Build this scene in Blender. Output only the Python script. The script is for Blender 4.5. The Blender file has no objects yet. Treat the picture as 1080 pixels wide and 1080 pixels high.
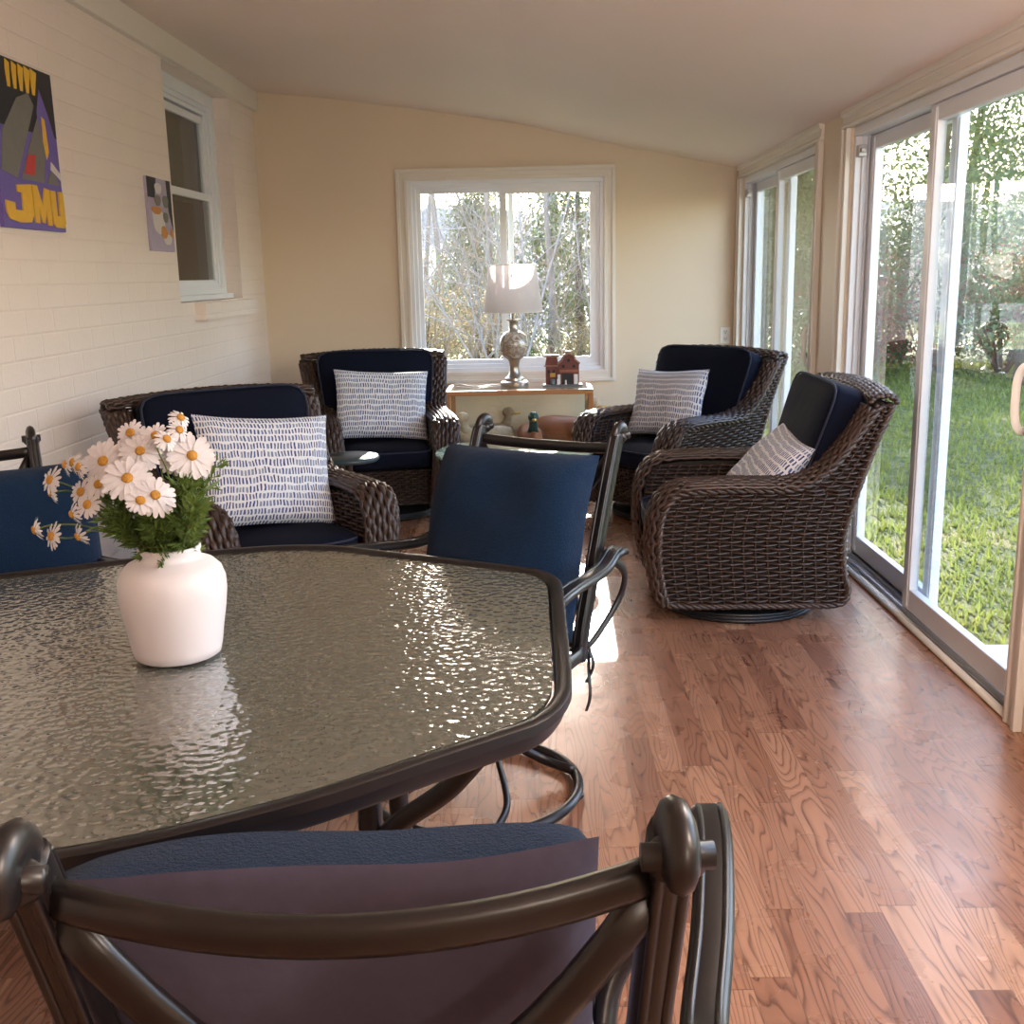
import bpy, math, random
from mathutils import Vector, Matrix, noise
random.seed(7)
PI = math.pi
sc = bpy.context.scene
COL = sc.collection
V = Vector

# ------------------------------------------------------------------ camera
cam = bpy.data.cameras.new('camera'); co = bpy.data.objects.new('camera', cam); COL.objects.link(co)
cam.sensor_width = 36; cam.lens = 36 * 1134 / 1080; cam.clip_start = .02; cam.clip_end = 300
R_ = V((0.99964, 0.01722, -0.02045)); U_ = V((0.01627, 0.21526, 0.97642)); B_ = V((0.02122, -0.97641, 0.21490))
co.matrix_world = Matrix(((R_.x, U_.x, B_.x, 0), (R_.y, U_.y, B_.y, 0), (R_.z, U_.z, B_.z, 1.38), (0, 0, 0, 1)))
sc.camera = co
sc.view_settings.view_transform = 'Standard'; sc.view_settings.look = 'None'
sc.view_settings.gamma = 1; sc.view_settings.use_curve_mapping = False
sc.view_settings.exposure = 2.0

# ------------------------------------------------------------------ sky and sun
w = bpy.data.worlds.new('world'); sc.world = w; w.use_nodes = True
wn = w.node_tree; bg = wn.nodes['Background']
sky = wn.nodes.new('ShaderNodeTexSky'); sky.sky_type = 'NISHITA'; sky.sun_disc = False
sky.sun_elevation = math.radians(25); sky.sun_rotation = 0; sky.air_density = 1.3; sky.dust_density = 1.2; sky.ozone_density = 2
skt = wn.nodes.new('ShaderNodeMix'); skt.data_type = 'RGBA'; skt.blend_type = 'MULTIPLY'; skt.inputs[0].default_value = 1; skt.inputs[7].default_value = (1.06, .94, 1.0, 1)
wn.links.new(sky.outputs[0], skt.inputs[6]); wn.links.new(skt.outputs[2], bg.inputs[0]); bg.inputs[1].default_value = 0.47
sd = bpy.data.lights.new('sun', 'SUN'); sd.energy = 8.0; sd.angle = math.radians(.6); sd.color = (1, .93, .82)
so = bpy.data.objects.new('sun', sd); COL.objects.link(so)
so.rotation_euler = V((-.035, -1, -.47)).to_track_quat('-Z', 'Y').to_euler()

# portals sit in the openings and only guide the skylight
def portal(loc, sx, sy, dirv):
    l = bpy.data.lights.new('sky_portal', 'AREA'); l.shape = 'RECTANGLE'; l.size = sx; l.size_y = sy
    l.cycles.is_portal = True
    o = bpy.data.objects.new('sky_portal', l); COL.objects.link(o); o.location = loc
    o.rotation_euler = V(dirv).to_track_quat('-Z', 'Y').to_euler()
portal((1.66, 4.15, 1.0), 1.95, 2.1, (-1, 0, 0)); portal((1.66, 6.68, 1.0), 1.95, 2.1, (-1, 0, 0))
portal((1.66, 1.62, 1.0), 1.95, 2.1, (-1, 0, 0)); portal((-.17, 7.98, 1.37), 1.4, 1.4, (0, -1, 0))

# ------------------------------------------------------------------ node helpers
class NT:
    def __init__(s, name):
        s.m = bpy.data.materials.new(name); s.m.use_nodes = True; s.t = s.m.node_tree
        s.b = s.t.nodes['Principled BSDF']; s.out = s.t.nodes['Material Output']
    def n(s, typ, ins=None, **kw):
        nd = s.t.nodes.new('ShaderNode' + typ)
        for k, v in kw.items(): setattr(nd, k, v)
        if ins:
            for k, v in ins.items():
                if isinstance(v, bpy.types.NodeSocket): s.t.links.new(v, nd.inputs[k])
                else: nd.inputs[k].default_value = v
        return nd
    def math(s, op, a, b=0.0, c=0.0):
        return s.n('Math', {0: a, 1: b, 2: c}, operation=op).outputs[0]
    def set(s, **kw):
        for k, v in kw.items():
            k = k.replace('_', ' ')
            if isinstance(v, bpy.types.NodeSocket): s.t.links.new(v, s.b.inputs[k])
            else: s.b.inputs[k].default_value = v
    def ramp(s, fac, stops, interp='LINEAR'):
        r = s.n('ValToRGB', {0: fac}); cr = r.color_ramp; cr.interpolation = interp
        while len(cr.elements) < len(stops): cr.elements.new(.5)
        for e, (p, c) in zip(cr.elements, stops): e.position = p; e.color = (*c, 1)
        return r.outputs[0]
    def mix(s, f, a, b, typ='MIX'):
        m = s.n('Mix', {0: f}, data_type='RGBA', blend_type=typ)
        for i, v in ((6, a), (7, b)):
            if isinstance(v, bpy.types.NodeSocket): s.t.links.new(v, m.inputs[i])
            else: m.inputs[i].default_value = (*v, 1)
        return m.outputs[2]
    def bump(s, h, dist=.01, strength=1.0):
        b = s.n('Bump', {'Height': h, 'Distance': dist, 'Strength': strength}); s.set(Normal=b.outputs[0]); return b
    def pos(s): return s.n('NewGeometry').outputs['Position']
    def obj(s): return s.n('TexCoord').outputs['Object']
    def uv(s): return s.n('TexCoord').outputs['UV']
    def noise(s, vec, scale, detail=3, rough=.5, **kw):
        return s.n('TexNoise', {'Vector': vec, 'Scale': scale, 'Detail': detail, 'Roughness': rough, **kw}).outputs[0]
    def map(s, vec, scale=(1, 1, 1), loc=(0, 0, 0), rot=(0, 0, 0)):
        return s.n('Mapping', {'Vector': vec, 'Scale': scale, 'Location': loc, 'Rotation': rot}).outputs[0]

def plain(name, col, rough=.5, metal=0.0, nz=0, nscale=20, bump=0, bscale=80, **kw):
    t = NT(name); p = t.obj()
    if nz:
        f = t.noise(p, nscale, 4)
        t.set(Base_Color=t.mix(f, tuple(c * (1 - nz) for c in col), tuple(min(1, c * (1 + nz)) for c in col)))
    else: t.set(Base_Color=(*col, 1))
    t.set(Roughness=rough, Metallic=metal, **kw)
    if bump: t.bump(t.noise(p, bscale, 4), bump)
    return t.m

def srgb(r, g, b):
    return tuple(((c / 255) / 12.92 if c <= 10 else (((c / 255) + .055) / 1.055) ** 2.4) for c in (r, g, b))

# ------------------------------------------------------------------ materials
def m_wall_paint():
    t = NT('cream_wall_paint'); p = t.pos()
    t.set(Base_Color=t.mix(t.noise(p, 1.5), (.68, .56, .42), (.73, .61, .46)), Roughness=.45)
    t.bump(t.noise(p, 160, 3), .0006); return t.m
def m_brick_paint():
    t = NT('painted_brick'); p = t.pos()
    s = t.n('SeparateXYZ', {0: p}); c = t.n('CombineXYZ', {0: s.outputs[1], 1: s.outputs[2], 2: 0.0}).outputs[0]
    wob = t.noise(p, 3, 3)
    br = t.n('TexBrick', {'Vector': c, 'Scale': 1, 'Mortar Size': .007, 'Mortar Smooth': .9, 'Brick Width': .24, 'Row Height': .092, 'Color1': (1, 1, 1, 1), 'Color2': (.8, .8, .8, 1), 'Mortar': (0, 0, 0, 1)})
    h = t.math('ADD', t.math('MULTIPLY', br.outputs[0], .6), t.math('MULTIPLY', t.noise(p, 60, 5), .35))
    t.set(Base_Color=t.mix(wob, (.76, .66, .60), (.83, .72, .65)), Roughness=.4)
    t.bump(h, .0045, .7); return t.m
def m_ceiling():
    t = NT('ceiling_paint'); p = t.pos()
    t.set(Base_Color=t.mix(t.noise(p, 1.2), (.82, .69, .62), (.86, .73, .66)), Roughness=.55)
    t.bump(t.noise(p, 90, 3), .0006); return t.m
def m_floor():
    t = NT('red_oak_strip_floor'); p = t.pos(); s = t.n('SeparateXYZ', {0: p}); X, Y = s.outputs[0], s.outputs[1]
    W = .083
    fx = t.math('DIVIDE', X, W); ix = t.math('FLOOR', fx)
    rx = t.n('TexWhiteNoise', {'W': ix}, noise_dimensions='1D').outputs[0]
    fy = t.math('ADD', t.math('DIVIDE', Y, .95), t.math('MULTIPLY', rx, 7.3)); iy = t.math('FLOOR', fy)
    cell = t.n('CombineXYZ', {0: ix, 1: iy, 2: 0.0}).outputs[0]
    wn_ = t.n('TexWhiteNoise', {'Vector': cell}, noise_dimensions='2D'); rc = wn_.outputs[0]
    base = t.ramp(rc, [(0, srgb(134, 90, 68)), (.25, srgb(150, 104, 78)), (.55, srgb(159, 113, 86)), (.8, srgb(168, 122, 94)), (1, srgb(182, 140, 108))])
    gv = t.n('CombineXYZ', {0: t.math('ADD', t.math('MULTIPLY', X, 9.0), t.math('MULTIPLY', rc, 91.0)), 1: t.math('ADD', t.math('MULTIPLY', Y, 1.1), t.math('MULTIPLY', rc, 37.0)), 2: 0.0}).outputs[0]
    n1 = t.noise(gv, 1.0, 2, .45)
    rings = t.math('FRACT', t.math('MULTIPLY', n1, 21.0))
    line = t.ramp(rings, [(0, (1, 1, 1)), (.22, (.25, .25, .25)), (.55, (0, 0, 0)), (.9, (.1, .1, .1)), (1, (1, 1, 1))])
    fine = t.noise(t.map(p, (240, 6, 1)), 1, 2)
    g = t.math('MULTIPLY', line, t.math('ADD', .35, fine))
    dark = t.mix(1.0, base, (.30, .22, .20), 'MULTIPLY')
    c1 = t.mix(t.math('MULTIPLY', g, .95), base, dark)
    frx = t.math('FRACT', fx); seam = t.math('LESS_THAN', t.math('MINIMUM', frx, t.math('SUBTRACT', 1.0, frx)), .014)
    fry = t.math('FRACT', fy); seamy = t.math('LESS_THAN', t.math('MINIMUM', fry, t.math('SUBTRACT', 1.0, fry)), .0016)
    sm = t.math('MAXIMUM', seam, seamy)
    t.set(Base_Color=t.mix(t.math('MULTIPLY', sm, .55), c1, (.10, .05, .03)))
    # wider boards carry three strips: their bevelled joint
    f3 = t.math('FRACT', t.math('DIVIDE', X, W * 2)); s3 = t.math('LESS_THAN', t.math('MINIMUM', f3, t.math('SUBTRACT', 1.0, f3)), .02)
    t.set(Roughness=t.math('ADD', .20, t.math('MULTIPLY', t.noise(p, 5, 4), .16)), Specular_IOR_Level=.75)
    h = t.math('SUBTRACT', t.math('ADD', t.math('MULTIPLY', t.noise(p, 4, 2), .9), t.math('MULTIPLY', g, -.06)), t.math('MULTIPLY', t.math('MAXIMUM', s3, seamy), .5))
    t.bump(h, .0022, .8); return t.m
def m_glass(name='window_glass', tint=(.93, .96, .95), gain=1.6):
    t = NT(name); t.t.nodes.remove(t.b)
    fr = t.n('Fresnel', {'IOR': 1.5}).outputs[0]
    ff = t.math('SUBTRACT', 1.0, t.n('NewGeometry').outputs['Backfacing'])
    fac = t.math('MULTIPLY', t.math('MULTIPLY', fr, gain), ff)
    tr = t.n('BsdfTransparent', {'Color': (*tint, 1)}); gl = t.n('BsdfGlossy', {'Color': (1, 1, 1, 1), 'Roughness': 0.0})
    mx = t.n('MixShader', {0: fac, 1: tr.outputs[0], 2: gl.outputs[0]})
    t.t.links.new(mx.outputs[0], t.out.inputs[0]); return t.m
def m_table_glass():
    t = NT('hammered_glass'); p = t.pos()
    v = t.n('TexVoronoi', {'Vector': t.map(p, (1, 1, 1)), 'Scale': 72, 'Randomness': 1.0}, feature='SMOOTH_F1').outputs[0]
    h = t.math('ADD', v, t.math('MULTIPLY', t.noise(p, 30, 3), .6))
    t.set(Base_Color=(.088, .095, .076, 1), Transmission_Weight=.25, Roughness=.10, IOR=1.5, Specular_IOR_Level=.8)
    t.bump(h, .0024, .9); return t.m
def m_wicker():
    t = NT('brown_resin_wicker'); p = t.obj()
    f = t.noise(p, 30, 3); g = t.noise(t.map(p, (1, 1, 1)), 160, 2)
    c = t.mix(f, (.014, .0075, .006), (.044, .022, .015)); c = t.mix(t.math('MULTIPLY', g, .5), c, (.09, .05, .036))
    t.set(Base_Color=c, Roughness=.38); return t.m
def m_dash():
    t = NT('dashed_cushion_print'); uv = t.uv(); s = t.n('SeparateXYZ', {0: uv})
    nz = t.noise(uv, 22, 2)
    nv = t.noise(t.map(uv, loc=(5, 2, 0)), 14, 2)
    v = t.math('ADD', t.math('DIVIDE', s.outputs[1], .030), t.math('MULTIPLY', nv, .8)); iv = t.math('FLOOR', v); fv = t.math('FRACT', v)
    rv = t.n('TexWhiteNoise', {'W': iv}, noise_dimensions='1D').outputs[0]
    u = t.math('ADD', t.math('ADD', t.math('DIVIDE', s.outputs[0], .0125), t.math('MULTIPLY', rv, 5.0)), t.math('MULTIPLY', nz, 1.2)); iu = t.math('FLOOR', u); fu = t.math('FRACT', u)
    cell = t.n('CombineXYZ', {0: iu, 1: iv, 2: 0.0}).outputs[0]
    r = t.n('TexWhiteNoise', {'Vector': cell}, noise_dimensions='2D').outputs[0]
    a = t.math('MULTIPLY', t.math('GREATER_THAN', fu, .22), t.math('LESS_THAN', fu, t.math('ADD', .62, t.math('MULTIPLY', r, .25))))
    b = t.math('MULTIPLY', t.math('GREATER_THAN', fv, .13), t.math('LESS_THAN', fv, t.math('SUBTRACT', .95, t.math('MULTIPLY', r, .2))))
    dash = t.ramp(r, [(0, srgb(38, 48, 96)), (.4, srgb(60, 78, 128)), (.7, srgb(98, 112, 150)), (1, srgb(140, 148, 168))])
    t.set(Base_Color=t.mix(t.math('MULTIPLY', a, b), srgb(226, 226, 230), dash), Roughness=.9)
    t.bump(t.noise(t.obj(), 9, 3), .008); return t.m
def m_fleece(name, c0, c1):
    t = NT(name); p = t.obj()
    t.set(Base_Color=t.mix(t.noise(p, 140, 4, .7), c0, c1), Roughness=.98, Specular_IOR_Level=.12, Sheen_Weight=.06, Sheen_Roughness=.5)
    t.bump(t.math('ADD', t.noise(p, 260, 3, .8), t.math('MULTIPLY', t.noise(p, 12, 3), 2.0)), .004); return t.m
def m_bronze():
    t = NT('dark_cast_aluminium'); p = t.obj()
    t.set(Base_Color=t.mix(t.noise(p, 25, 4), (.005, .0045, .0055), (.013, .010, .010)), Roughness=.33, Metallic=.1, Specular_IOR_Level=.5); return t.m
def m_lawn():
    t = NT('lawn'); p = t.pos()
    a = t.noise(p, .55, 4, .6); b = t.noise(p, 9, 5, .7)
    c = t.mix(a, srgb(96, 108, 52), srgb(138, 132, 70)); c = t.mix(t.ramp(b, [(.35, (0, 0, 0)), (.65, (1, 1, 1))]), c, srgb(64, 80, 46))
    patch = t.ramp(t.noise(t.map(p, loc=(3, 1, 0)), .8, 3), [(.56, (0, 0, 0)), (.66, (1, 1, 1))])
    t.set(Base_Color=t.mix(t.math('MULTIPLY', patch, .6), c, srgb(178, 158, 108)), Roughness=.9)
    t.bump(t.noise(p, 40, 5, .8), .03); return t.m
def m_leaf(name, c0, c1, tr=.4):
    t = NT(name); p = t.obj(); c = t.mix(t.noise(p, 3, 3), c0, c1)
    t.set(Base_Color=c, Roughness=.5)
    tl = t.n('BsdfTranslucent', {'Color': c}); mx = t.n('MixShader', {0: tr, 1: t.b.outputs[0], 2: tl.outputs[0]})
    t.t.links.new(mx.outputs[0], t.out.inputs[0]); return t.m
def m_shade():
    t = NT('linen_lamp_shade'); p = t.obj()
    c = t.mix(t.noise(t.map(p, (1, 1, 4)), 120, 2), srgb(196, 190, 190), srgb(216, 210, 208)); t.set(Base_Color=c, Roughness=.9)
    tl = t.n('BsdfTranslucent', {'Color': c}); mx = t.n('MixShader', {0: .5, 1: t.b.outputs[0], 2: tl.outputs[0]})
    t.t.links.new(mx.outputs[0], t.out.inputs[0]); return t.m
def m_wood(name, c0, c1, sc_=14, rough=.4):
    t = NT(name); p = t.obj(); t.set(Base_Color=t.mix(t.noise(t.map(p, (1, 8, 8)), sc_, 4, .6, Distortion=1.0), c0, c1), Roughness=rough); return t.m
def m_shell(name, c0, c1):
    t = NT(name); p = t.obj()
    r = t.ramp(t.noise(p, 9, 6, .65, Distortion=1.5), [(.35, c0), (.5, c1), (.56, c0), (.62, c1), (.75, c0)])
    t.set(Base_Color=r, Roughness=.22, Metallic=.15); return t.m
def m_bark(name, c0, c1):
    t = NT(name); p = t.obj(); t.set(Base_Color=t.mix(t.noise(t.map(p, (6, 6, 1)), 3, 5, .7), c0, c1), Roughness=.9); return t.m

M = {}
M['wall'] = m_wall_paint(); M['brick'] = m_brick_paint(); M['ceil'] = m_ceiling(); M['floor'] = m_floor()
M['trim'] = plain('white_trim_paint', (.72, .67, .60), .35, bump=.0003); M['vinyl'] = plain('white_vinyl', (.74, .76, .80), .3)
M['beige_stile'] = plain('cream_door_stile', (.62, .52, .40), .35)
M['alu'] = plain('grey_aluminium_track', (.42, .43, .46), .35, .6, nz=.1)
M['glass'] = m_glass(); M['case_glass'] = m_glass('case_glass', (.95, .98, .97), 1.3); M['tglass'] = m_table_glass()
M['dark_glass'] = m_glass('old_window_glass', (.8, .85, .85), 1.0)
M['wicker'] = m_wicker(); M['core'] = plain('dark_chair_core', (.022, .014, .011), .8)
M['navy'] = plain('navy_cushion_cloth', (.0020, .0036, .0125), .9, nz=.3, nscale=150, bump=.004, bscale=7, Specular_IOR_Level=.2)
M['navy_pipe'] = plain('navy_piping', (.014, .018, .038), .8)
M['dash'] = m_dash()
M['blue'] = m_fleece('blue_fleece', (.003, .012, .033), (.009, .029, .072)); M['grey'] = plain('grey_lavender_cloth', (.052, .046, .078), .9, nz=.15, nscale=60, bump=.006, bscale=9)
M['seatgrey'] = plain('grey_seat_cloth', (.11, .11, .16), .9, nz=.15, nscale=80, bump=.004, bscale=12)
M['bronze'] = m_bronze(); M['vase'] = plain('matte_white_ceramic', (.64, .62, .65), .42, bump=.001, bscale=8)
M['petal'] = m_leaf('white_petal', (.68, .66, .70), (.76, .74, .76), .25); M['disk'] = plain('yellow_flower_disk', (.45, .22, .03), .8, nz=.4, nscale=300, bump=.002, bscale=400)
M['stem'] = m_leaf('green_stem', (.09, .15, .025), (.17, .24, .05), .2); M['fern'] = m_leaf('feathery_green_leaf', (.06, .12, .02), (.16, .22, .045), .35)
M['lawn'] = m_lawn(); M['blade'] = m_leaf('grass_blade', srgb(100, 120, 56), srgb(150, 150, 78), .4)
M['leafA'] = m_leaf('evergreen_leaf', (.05, .09, .035), (.15, .20, .07)); M['leafB'] = m_leaf('dry_leaf', (.26, .18, .09), (.42, .34, .18), .5)
M['leafC'] = m_leaf('russet_leaf', (.20, .07, .05), (.30, .13, .08), .4)
M['twig'] = m_bark('pale_twig', (.22, .19, .18), (.40, .36, .34)); M['twig2'] = m_bark('warm_twig', (.22, .15, .10), (.42, .31, .20))
M['bark'] = m_bark('grey_bark', (.16, .13, .11), (.36, .31, .27)); M['barkdark'] = m_bark('dark_bark', (.05, .04, .03), (.14, .11, .09))
M['slab'] = plain('patio_concrete', (.24, .24, .24), .9, nz=.15, bump=.004)
M['shade'] = m_shade(); M['pewter'] = plain('brushed_pewter', (.40, .36, .31), .28, .85, nz=.12, nscale=30)
M['marble'] = m_shell('pearl_mosaic', (.66, .62, .56), (.24, .18, .13))
M['oak'] = m_wood('orange_oak', (.42, .17, .06), (.60, .28, .11)); M['case_floor'] = plain('cream_cabinet_lining', (.72, .60, .44), .7)
M['dark_paint'] = plain('blue_black_paint', (.035, .055, .065), .3); M['black'] = plain('black_plastic', (.01, .01, .012), .45)
M['white'] = plain('white_plastic', (.8, .78, .74), .35)

# ------------------------------------------------------------------ mesh helpers
class MB:
    def __init__(s): s.v = []; s.f = []; s.mi = []; s.uv = {}; s.cur = 0
    def add(s, vs, fs, mi=None):
        o = len(s.v); s.v.extend([tuple(q) for q in vs])
        for f in fs: s.f.append(tuple(i + o for i in f)); s.mi.append(s.cur if mi is None else mi)
        return o
    def box(s, a, b, mi=None):
        x0, y0, z0 = (min(a[i], b[i]) for i in range(3)); x1, y1, z1 = (max(a[i], b[i]) for i in range(3))
        s.add([(x0, y0, z0), (x1, y0, z0), (x1, y1, z0), (x0, y1, z0), (x0, y0, z1), (x1, y0, z1), (x1, y1, z1), (x0, y1, z1)],
              [(0, 3, 2, 1), (4, 5, 6, 7), (0, 1, 5, 4), (1, 2, 6, 5), (2, 3, 7, 6), (3, 0, 4, 7)], mi); return s
    def tube(s, pts, r, n=6, ry=None, up=None, closed=False, cap=True, mi=None, pw=1.0):
        """sweep; r may be number or list; ry = second radius for oval section"""
        pts = [V(p) for p in pts]; N = len(pts)
        rr = r if isinstance(r, (list, tuple)) else [r] * N
        rb = ry if isinstance(ry, (list, tuple)) else [ry if ry is not None else None] * N
        vs = []; nrm = None
        for i, p in enumerate(pts):
            if closed: t = pts[(i + 1) % N] - pts[i - 1]
            else: t = pts[min(i + 1, N - 1)] - pts[max(i - 1, 0)]
            if t.length < 1e-9: t = V((0, 0, 1))
            t.normalize()
            if up is not None:
                a = V(up).cross(t)
                if a.length < 1e-4: a = V((1, 0, 0)).cross(t)
                a.normalize()
            else:
                if nrm is None:
                    a = t.cross(V((0, 0, 1)));
                    if a.length < .05: a = t.cross(V((1, 0, 0)))
                    a.normalize()
                else:
                    a = nrm - t * nrm.dot(t); a.normalize()
                nrm = a
            b = t.cross(a)
            ra = rr[i]; rb_ = rb[i] if rb[i] is not None else ra
            for k in range(n):
                th = 2 * PI * (k + .5) / n; c, q = math.cos(th), math.sin(th)
                if pw != 1: c = math.copysign(abs(c) ** pw, c); q = math.copysign(abs(q) ** pw, q)
                vs.append(p + a * (ra * c) + b * (rb_ * q))
        fs = []
        for i in range(N if closed else N - 1):
            j = (i + 1) % N
            for k in range(n):
                k2 = (k + 1) % n; fs.append((i * n + k, i * n + k2, j * n + k2, j * n + k))
        if cap and not closed: fs.append(tuple(range(n - 1, -1, -1))); fs.append(tuple((N - 1) * n + k for k in range(n)))
        s.add(vs, fs, mi); return s
    def lathe(s, prof, n=32, c=(0, 0, 0), mi=None):
        vs = []; fs = []
        for r, z in prof:
            for k in range(n): th = 2 * PI * k / n; vs.append((c[0] + r * math.cos(th), c[1] + r * math.sin(th), c[2] + z))
        for i in range(len(prof) - 1):
            for k in range(n):
                k2 = (k + 1) % n; fs.append((i * n + k, i * n + k2, (i + 1) * n + k2, (i + 1) * n + k))
        if prof[0][0] > 1e-4: fs.append(tuple(range(n - 1, -1, -1)))
        if prof[-1][0] > 1e-4: fs.append(tuple((len(prof) - 1) * n + k for k in range(n)))
        s.add(vs, fs, mi); return s
    def prism(s, poly, z0, z1, axis='z', mi=None):
        n = len(poly)
        def P(a, b, c): return {'z': (a, b, c), 'x': (c, a, b), 'y': (a, c, b)}[axis]
        vs = [P(a, b, z0) for a, b in poly] + [P(a, b, z1) for a, b in poly]
        fs = [tuple(range(n - 1, -1, -1)), tuple(range(n, 2 * n))] + [(i, (i + 1) % n, n + (i + 1) % n, n + i) for i in range(n)]
        s.add(vs, fs, mi); return s
    def ell(s, c, r, nu=16, nv=10, p=1.0, mi=None):
        vs = []; fs = []
        sp = lambda q: math.copysign(abs(q) ** p, q)
        for j in range(nv + 1):
            ph = -PI / 2 + PI * j / nv
            for i in range(nu):
                th = 2 * PI * i / nu
                vs.append((c[0] + r[0] * sp(math.cos(ph)) * sp(math.cos(th)), c[1] + r[1] * sp(math.cos(ph)) * sp(math.sin(th)), c[2] + r[2] * sp(math.sin(ph))))
        for j in range(nv):
            for i in range(nu): i2 = (i + 1) % nu; fs.append((j * nu + i, j * nu + i2, (j + 1) * nu + i2, (j + 1) * nu + i))
        s.add(vs, fs, mi); return s
    def warp(s, fn): s.v = [tuple(fn(*q)) for q in s.v]; return s
    def build(s, name, mat, parent=None, smooth=False, bevel=0, kind=None, label=None, loc=None, auto=None):
        me = bpy.data.meshes.new(name); me.from_pydata(s.v, [], s.f)
        mats = mat if isinstance(mat, (list, tuple)) else [mat]
        for m in mats: me.materials.append(M[m])
        if len(mats) > 1: me.polygons.foreach_set('material_index', s.mi)
        if s.uv:
            ul = me.uv_layers.new(name='UVMap')
            for l in me.loops: ul.data[l.index].uv = s.uv.get(l.vertex_index, (0, 0))
        if smooth: me.polygons.foreach_set('use_smooth', [True] * len(me.polygons))
        me.validate(); me.update()
        if auto: me.set_sharp_from_angle(angle=auto)
        o = bpy.data.objects.new(name, me); COL.objects.link(o)
        if parent: o.parent = parent
        if loc: o.location = loc
        if bevel:
            b = o.modifiers.new('bevel', 'BEVEL'); b.width = bevel; b.segments = 2; b.limit_method = 'ANGLE'
        if kind: o['kind'] = kind
        if label: o['label'] = label
        return o
def tag(o, label, cat, group=None, kind=None):
    o['label'] = label; o['category'] = cat
    if group: o['group'] = group
    if kind: o['kind'] = kind
    return o
def thing(name, label, cat, loc=(0, 0, 0), rz=0, group=None):
    o = bpy.data.objects.new(name, None); COL.objects.link(o); o.location = loc; o.rotation_euler = (0, 0, rz); o.empty_display_size = .05
    return tag(o, label, cat, group)
def struct(o): o['kind'] = 'structure'; return o
def copy_tree(o, parent=None):
    c = o.copy(); COL.objects.link(c); c.parent = parent
    if 'orig' in c: pass
    for ch in list(o.children): copy_tree(ch, c)
    return c
def arc(c, r, a0, a1, n, z=0): return [(c[0] + r * math.cos(a0 + (a1 - a0) * i / n), c[1] + r * math.sin(a0 + (a1 - a0) * i / n), z) for i in range(n + 1)]
def cr(pts, n=8, closed=False):
    """Catmull-Rom through pts"""
    P = [V(p) for p in pts]; N = len(P); out = []
    rng = range(N if closed else N - 1)
    for i in rng:
        if closed: a, b, c, d = P[i - 1], P[i], P[(i + 1) % N], P[(i + 2) % N]
        else: a, b, c, d = P[max(i - 1, 0)], P[i], P[i + 1], P[min(i + 2, N - 1)]
        for k in range(n):
            t = k / n
            out.append(.5 * ((2 * b) + (c - a) * t + (2 * a - 5 * b + 4 * c - d) * t * t + (3 * b - a - 3 * c + d) * t ** 3))
    if not closed: out.append(P[-1])
    return out
def lerp(pts, x):
    if x <= pts[0][0]: return pts[0][1]
    for (a, b), (c, d) in zip(pts, pts[1:]):
        if x <= c: return b + (d - b) * (x - a) / (c - a)
    return pts[-1][1]

# ================================================================== ROOM
XL, XR, YF, YB = -1.906, 1.46, 7.83, -2.6
CZ = [(-1.906, 2.655), (-1.42, 2.600), (-.75, 2.51), (-.11, 2.41), (.67, 2.235), (1.46, 2.075)]
struct(MB().box((XL - .3, YB - .1, -.12), (XR + .17, YF + .15, 0)).build('floor', 'floor'))
m = MB(); cp = [(-2.2, 2.69)] + CZ + [(1.63, 2.04)]
m.prism(cp + [(1.63, 2.3), (-2.2, 2.9)], YB - .1, YF + .15, 'y'); struct(m.build('ceiling', 'ceil'))
def zc(x): return lerp(CZ, x)
def wall_y(name, y0, y1, holes, mat):
    """wall between y0..y1 facing -y or +y, with rectangular holes (x0,x1,z0,z1), top follows ceiling"""
    m = MB(); xs = sorted(set([XL - .14, XL] + [q[0] for q in CZ] + [XR, XR + .15] + [h[0] for h in holes] + [h[1] for h in holes]))
    for a, b in zip(xs, xs[1:]):
        mid = (a + b) / 2; hs = [h for h in holes if h[0] < mid < h[1]]
        ta, tb = zc(a) + .03, zc(b) + .03
        def seg(z0, z1a, z1b): m.prism([(a, z0), (b, z0), (b, z1b), (a, z1a)], y0, y1, 'y')
        if not hs: seg(0, ta, tb)
        else:
            h = hs[0]; 
            if h[2] > .001: seg(0, h[2], h[2])
            seg(h[3], ta, tb)
    return struct(m.build(name, mat))
WX0, WX1, WZ0, WZ1 = -.86, .52, .70, 2.04
wall_y('wall_far', YF, YF + .15, [(WX0, WX1, WZ0, WZ1)], 'wall')
wall_y('wall_near', YB - .1, YB, [], 'wall')
# left wall, painted brick, window recess
RY0, RY1, RZ0, RZ1 = 5.93, 7.21, 1.27, 2.52
m = MB(); a, b = XL - .14, XL
m.box((a, YB, 0), (b, RY0, 2.64)); m.box((a, RY1, 0), (b, YF, 2.64)); m.box((a, RY0, 0), (b, RY1, RZ0)); m.box((a, RY0, RZ1), (b, RY1, 2.64))
m.box((XL - .05, 6.17, 1.165), (XL + .06, 7.34, 1.262))
struct(m.build('wall_left', 'brick'))
struct(MB().box((XL - .005, YB, 2.525), (XL + .035, YF, 2.66)).build('trim_1', 'trim', bevel=.004))
# right wall: two sliding doors, plus an unseen nearest one added for more light
DOORS = [(.62, 2.62), (3.14, 5.14), (5.69, 7.69)]
m = MB(); DZ = 2.0; prev = YB
for d0, d1 in DOORS:
    m.box((XR, prev, 0), (XR + .15, d0, 2.09)); m.box((XR, d0, DZ), (XR + .15, d1, 2.09)); prev = d1
m.box((XR, prev, 0), (XR + .15, YF, 2.09)); struct(m.build('wall_right', 'wall'))
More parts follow.
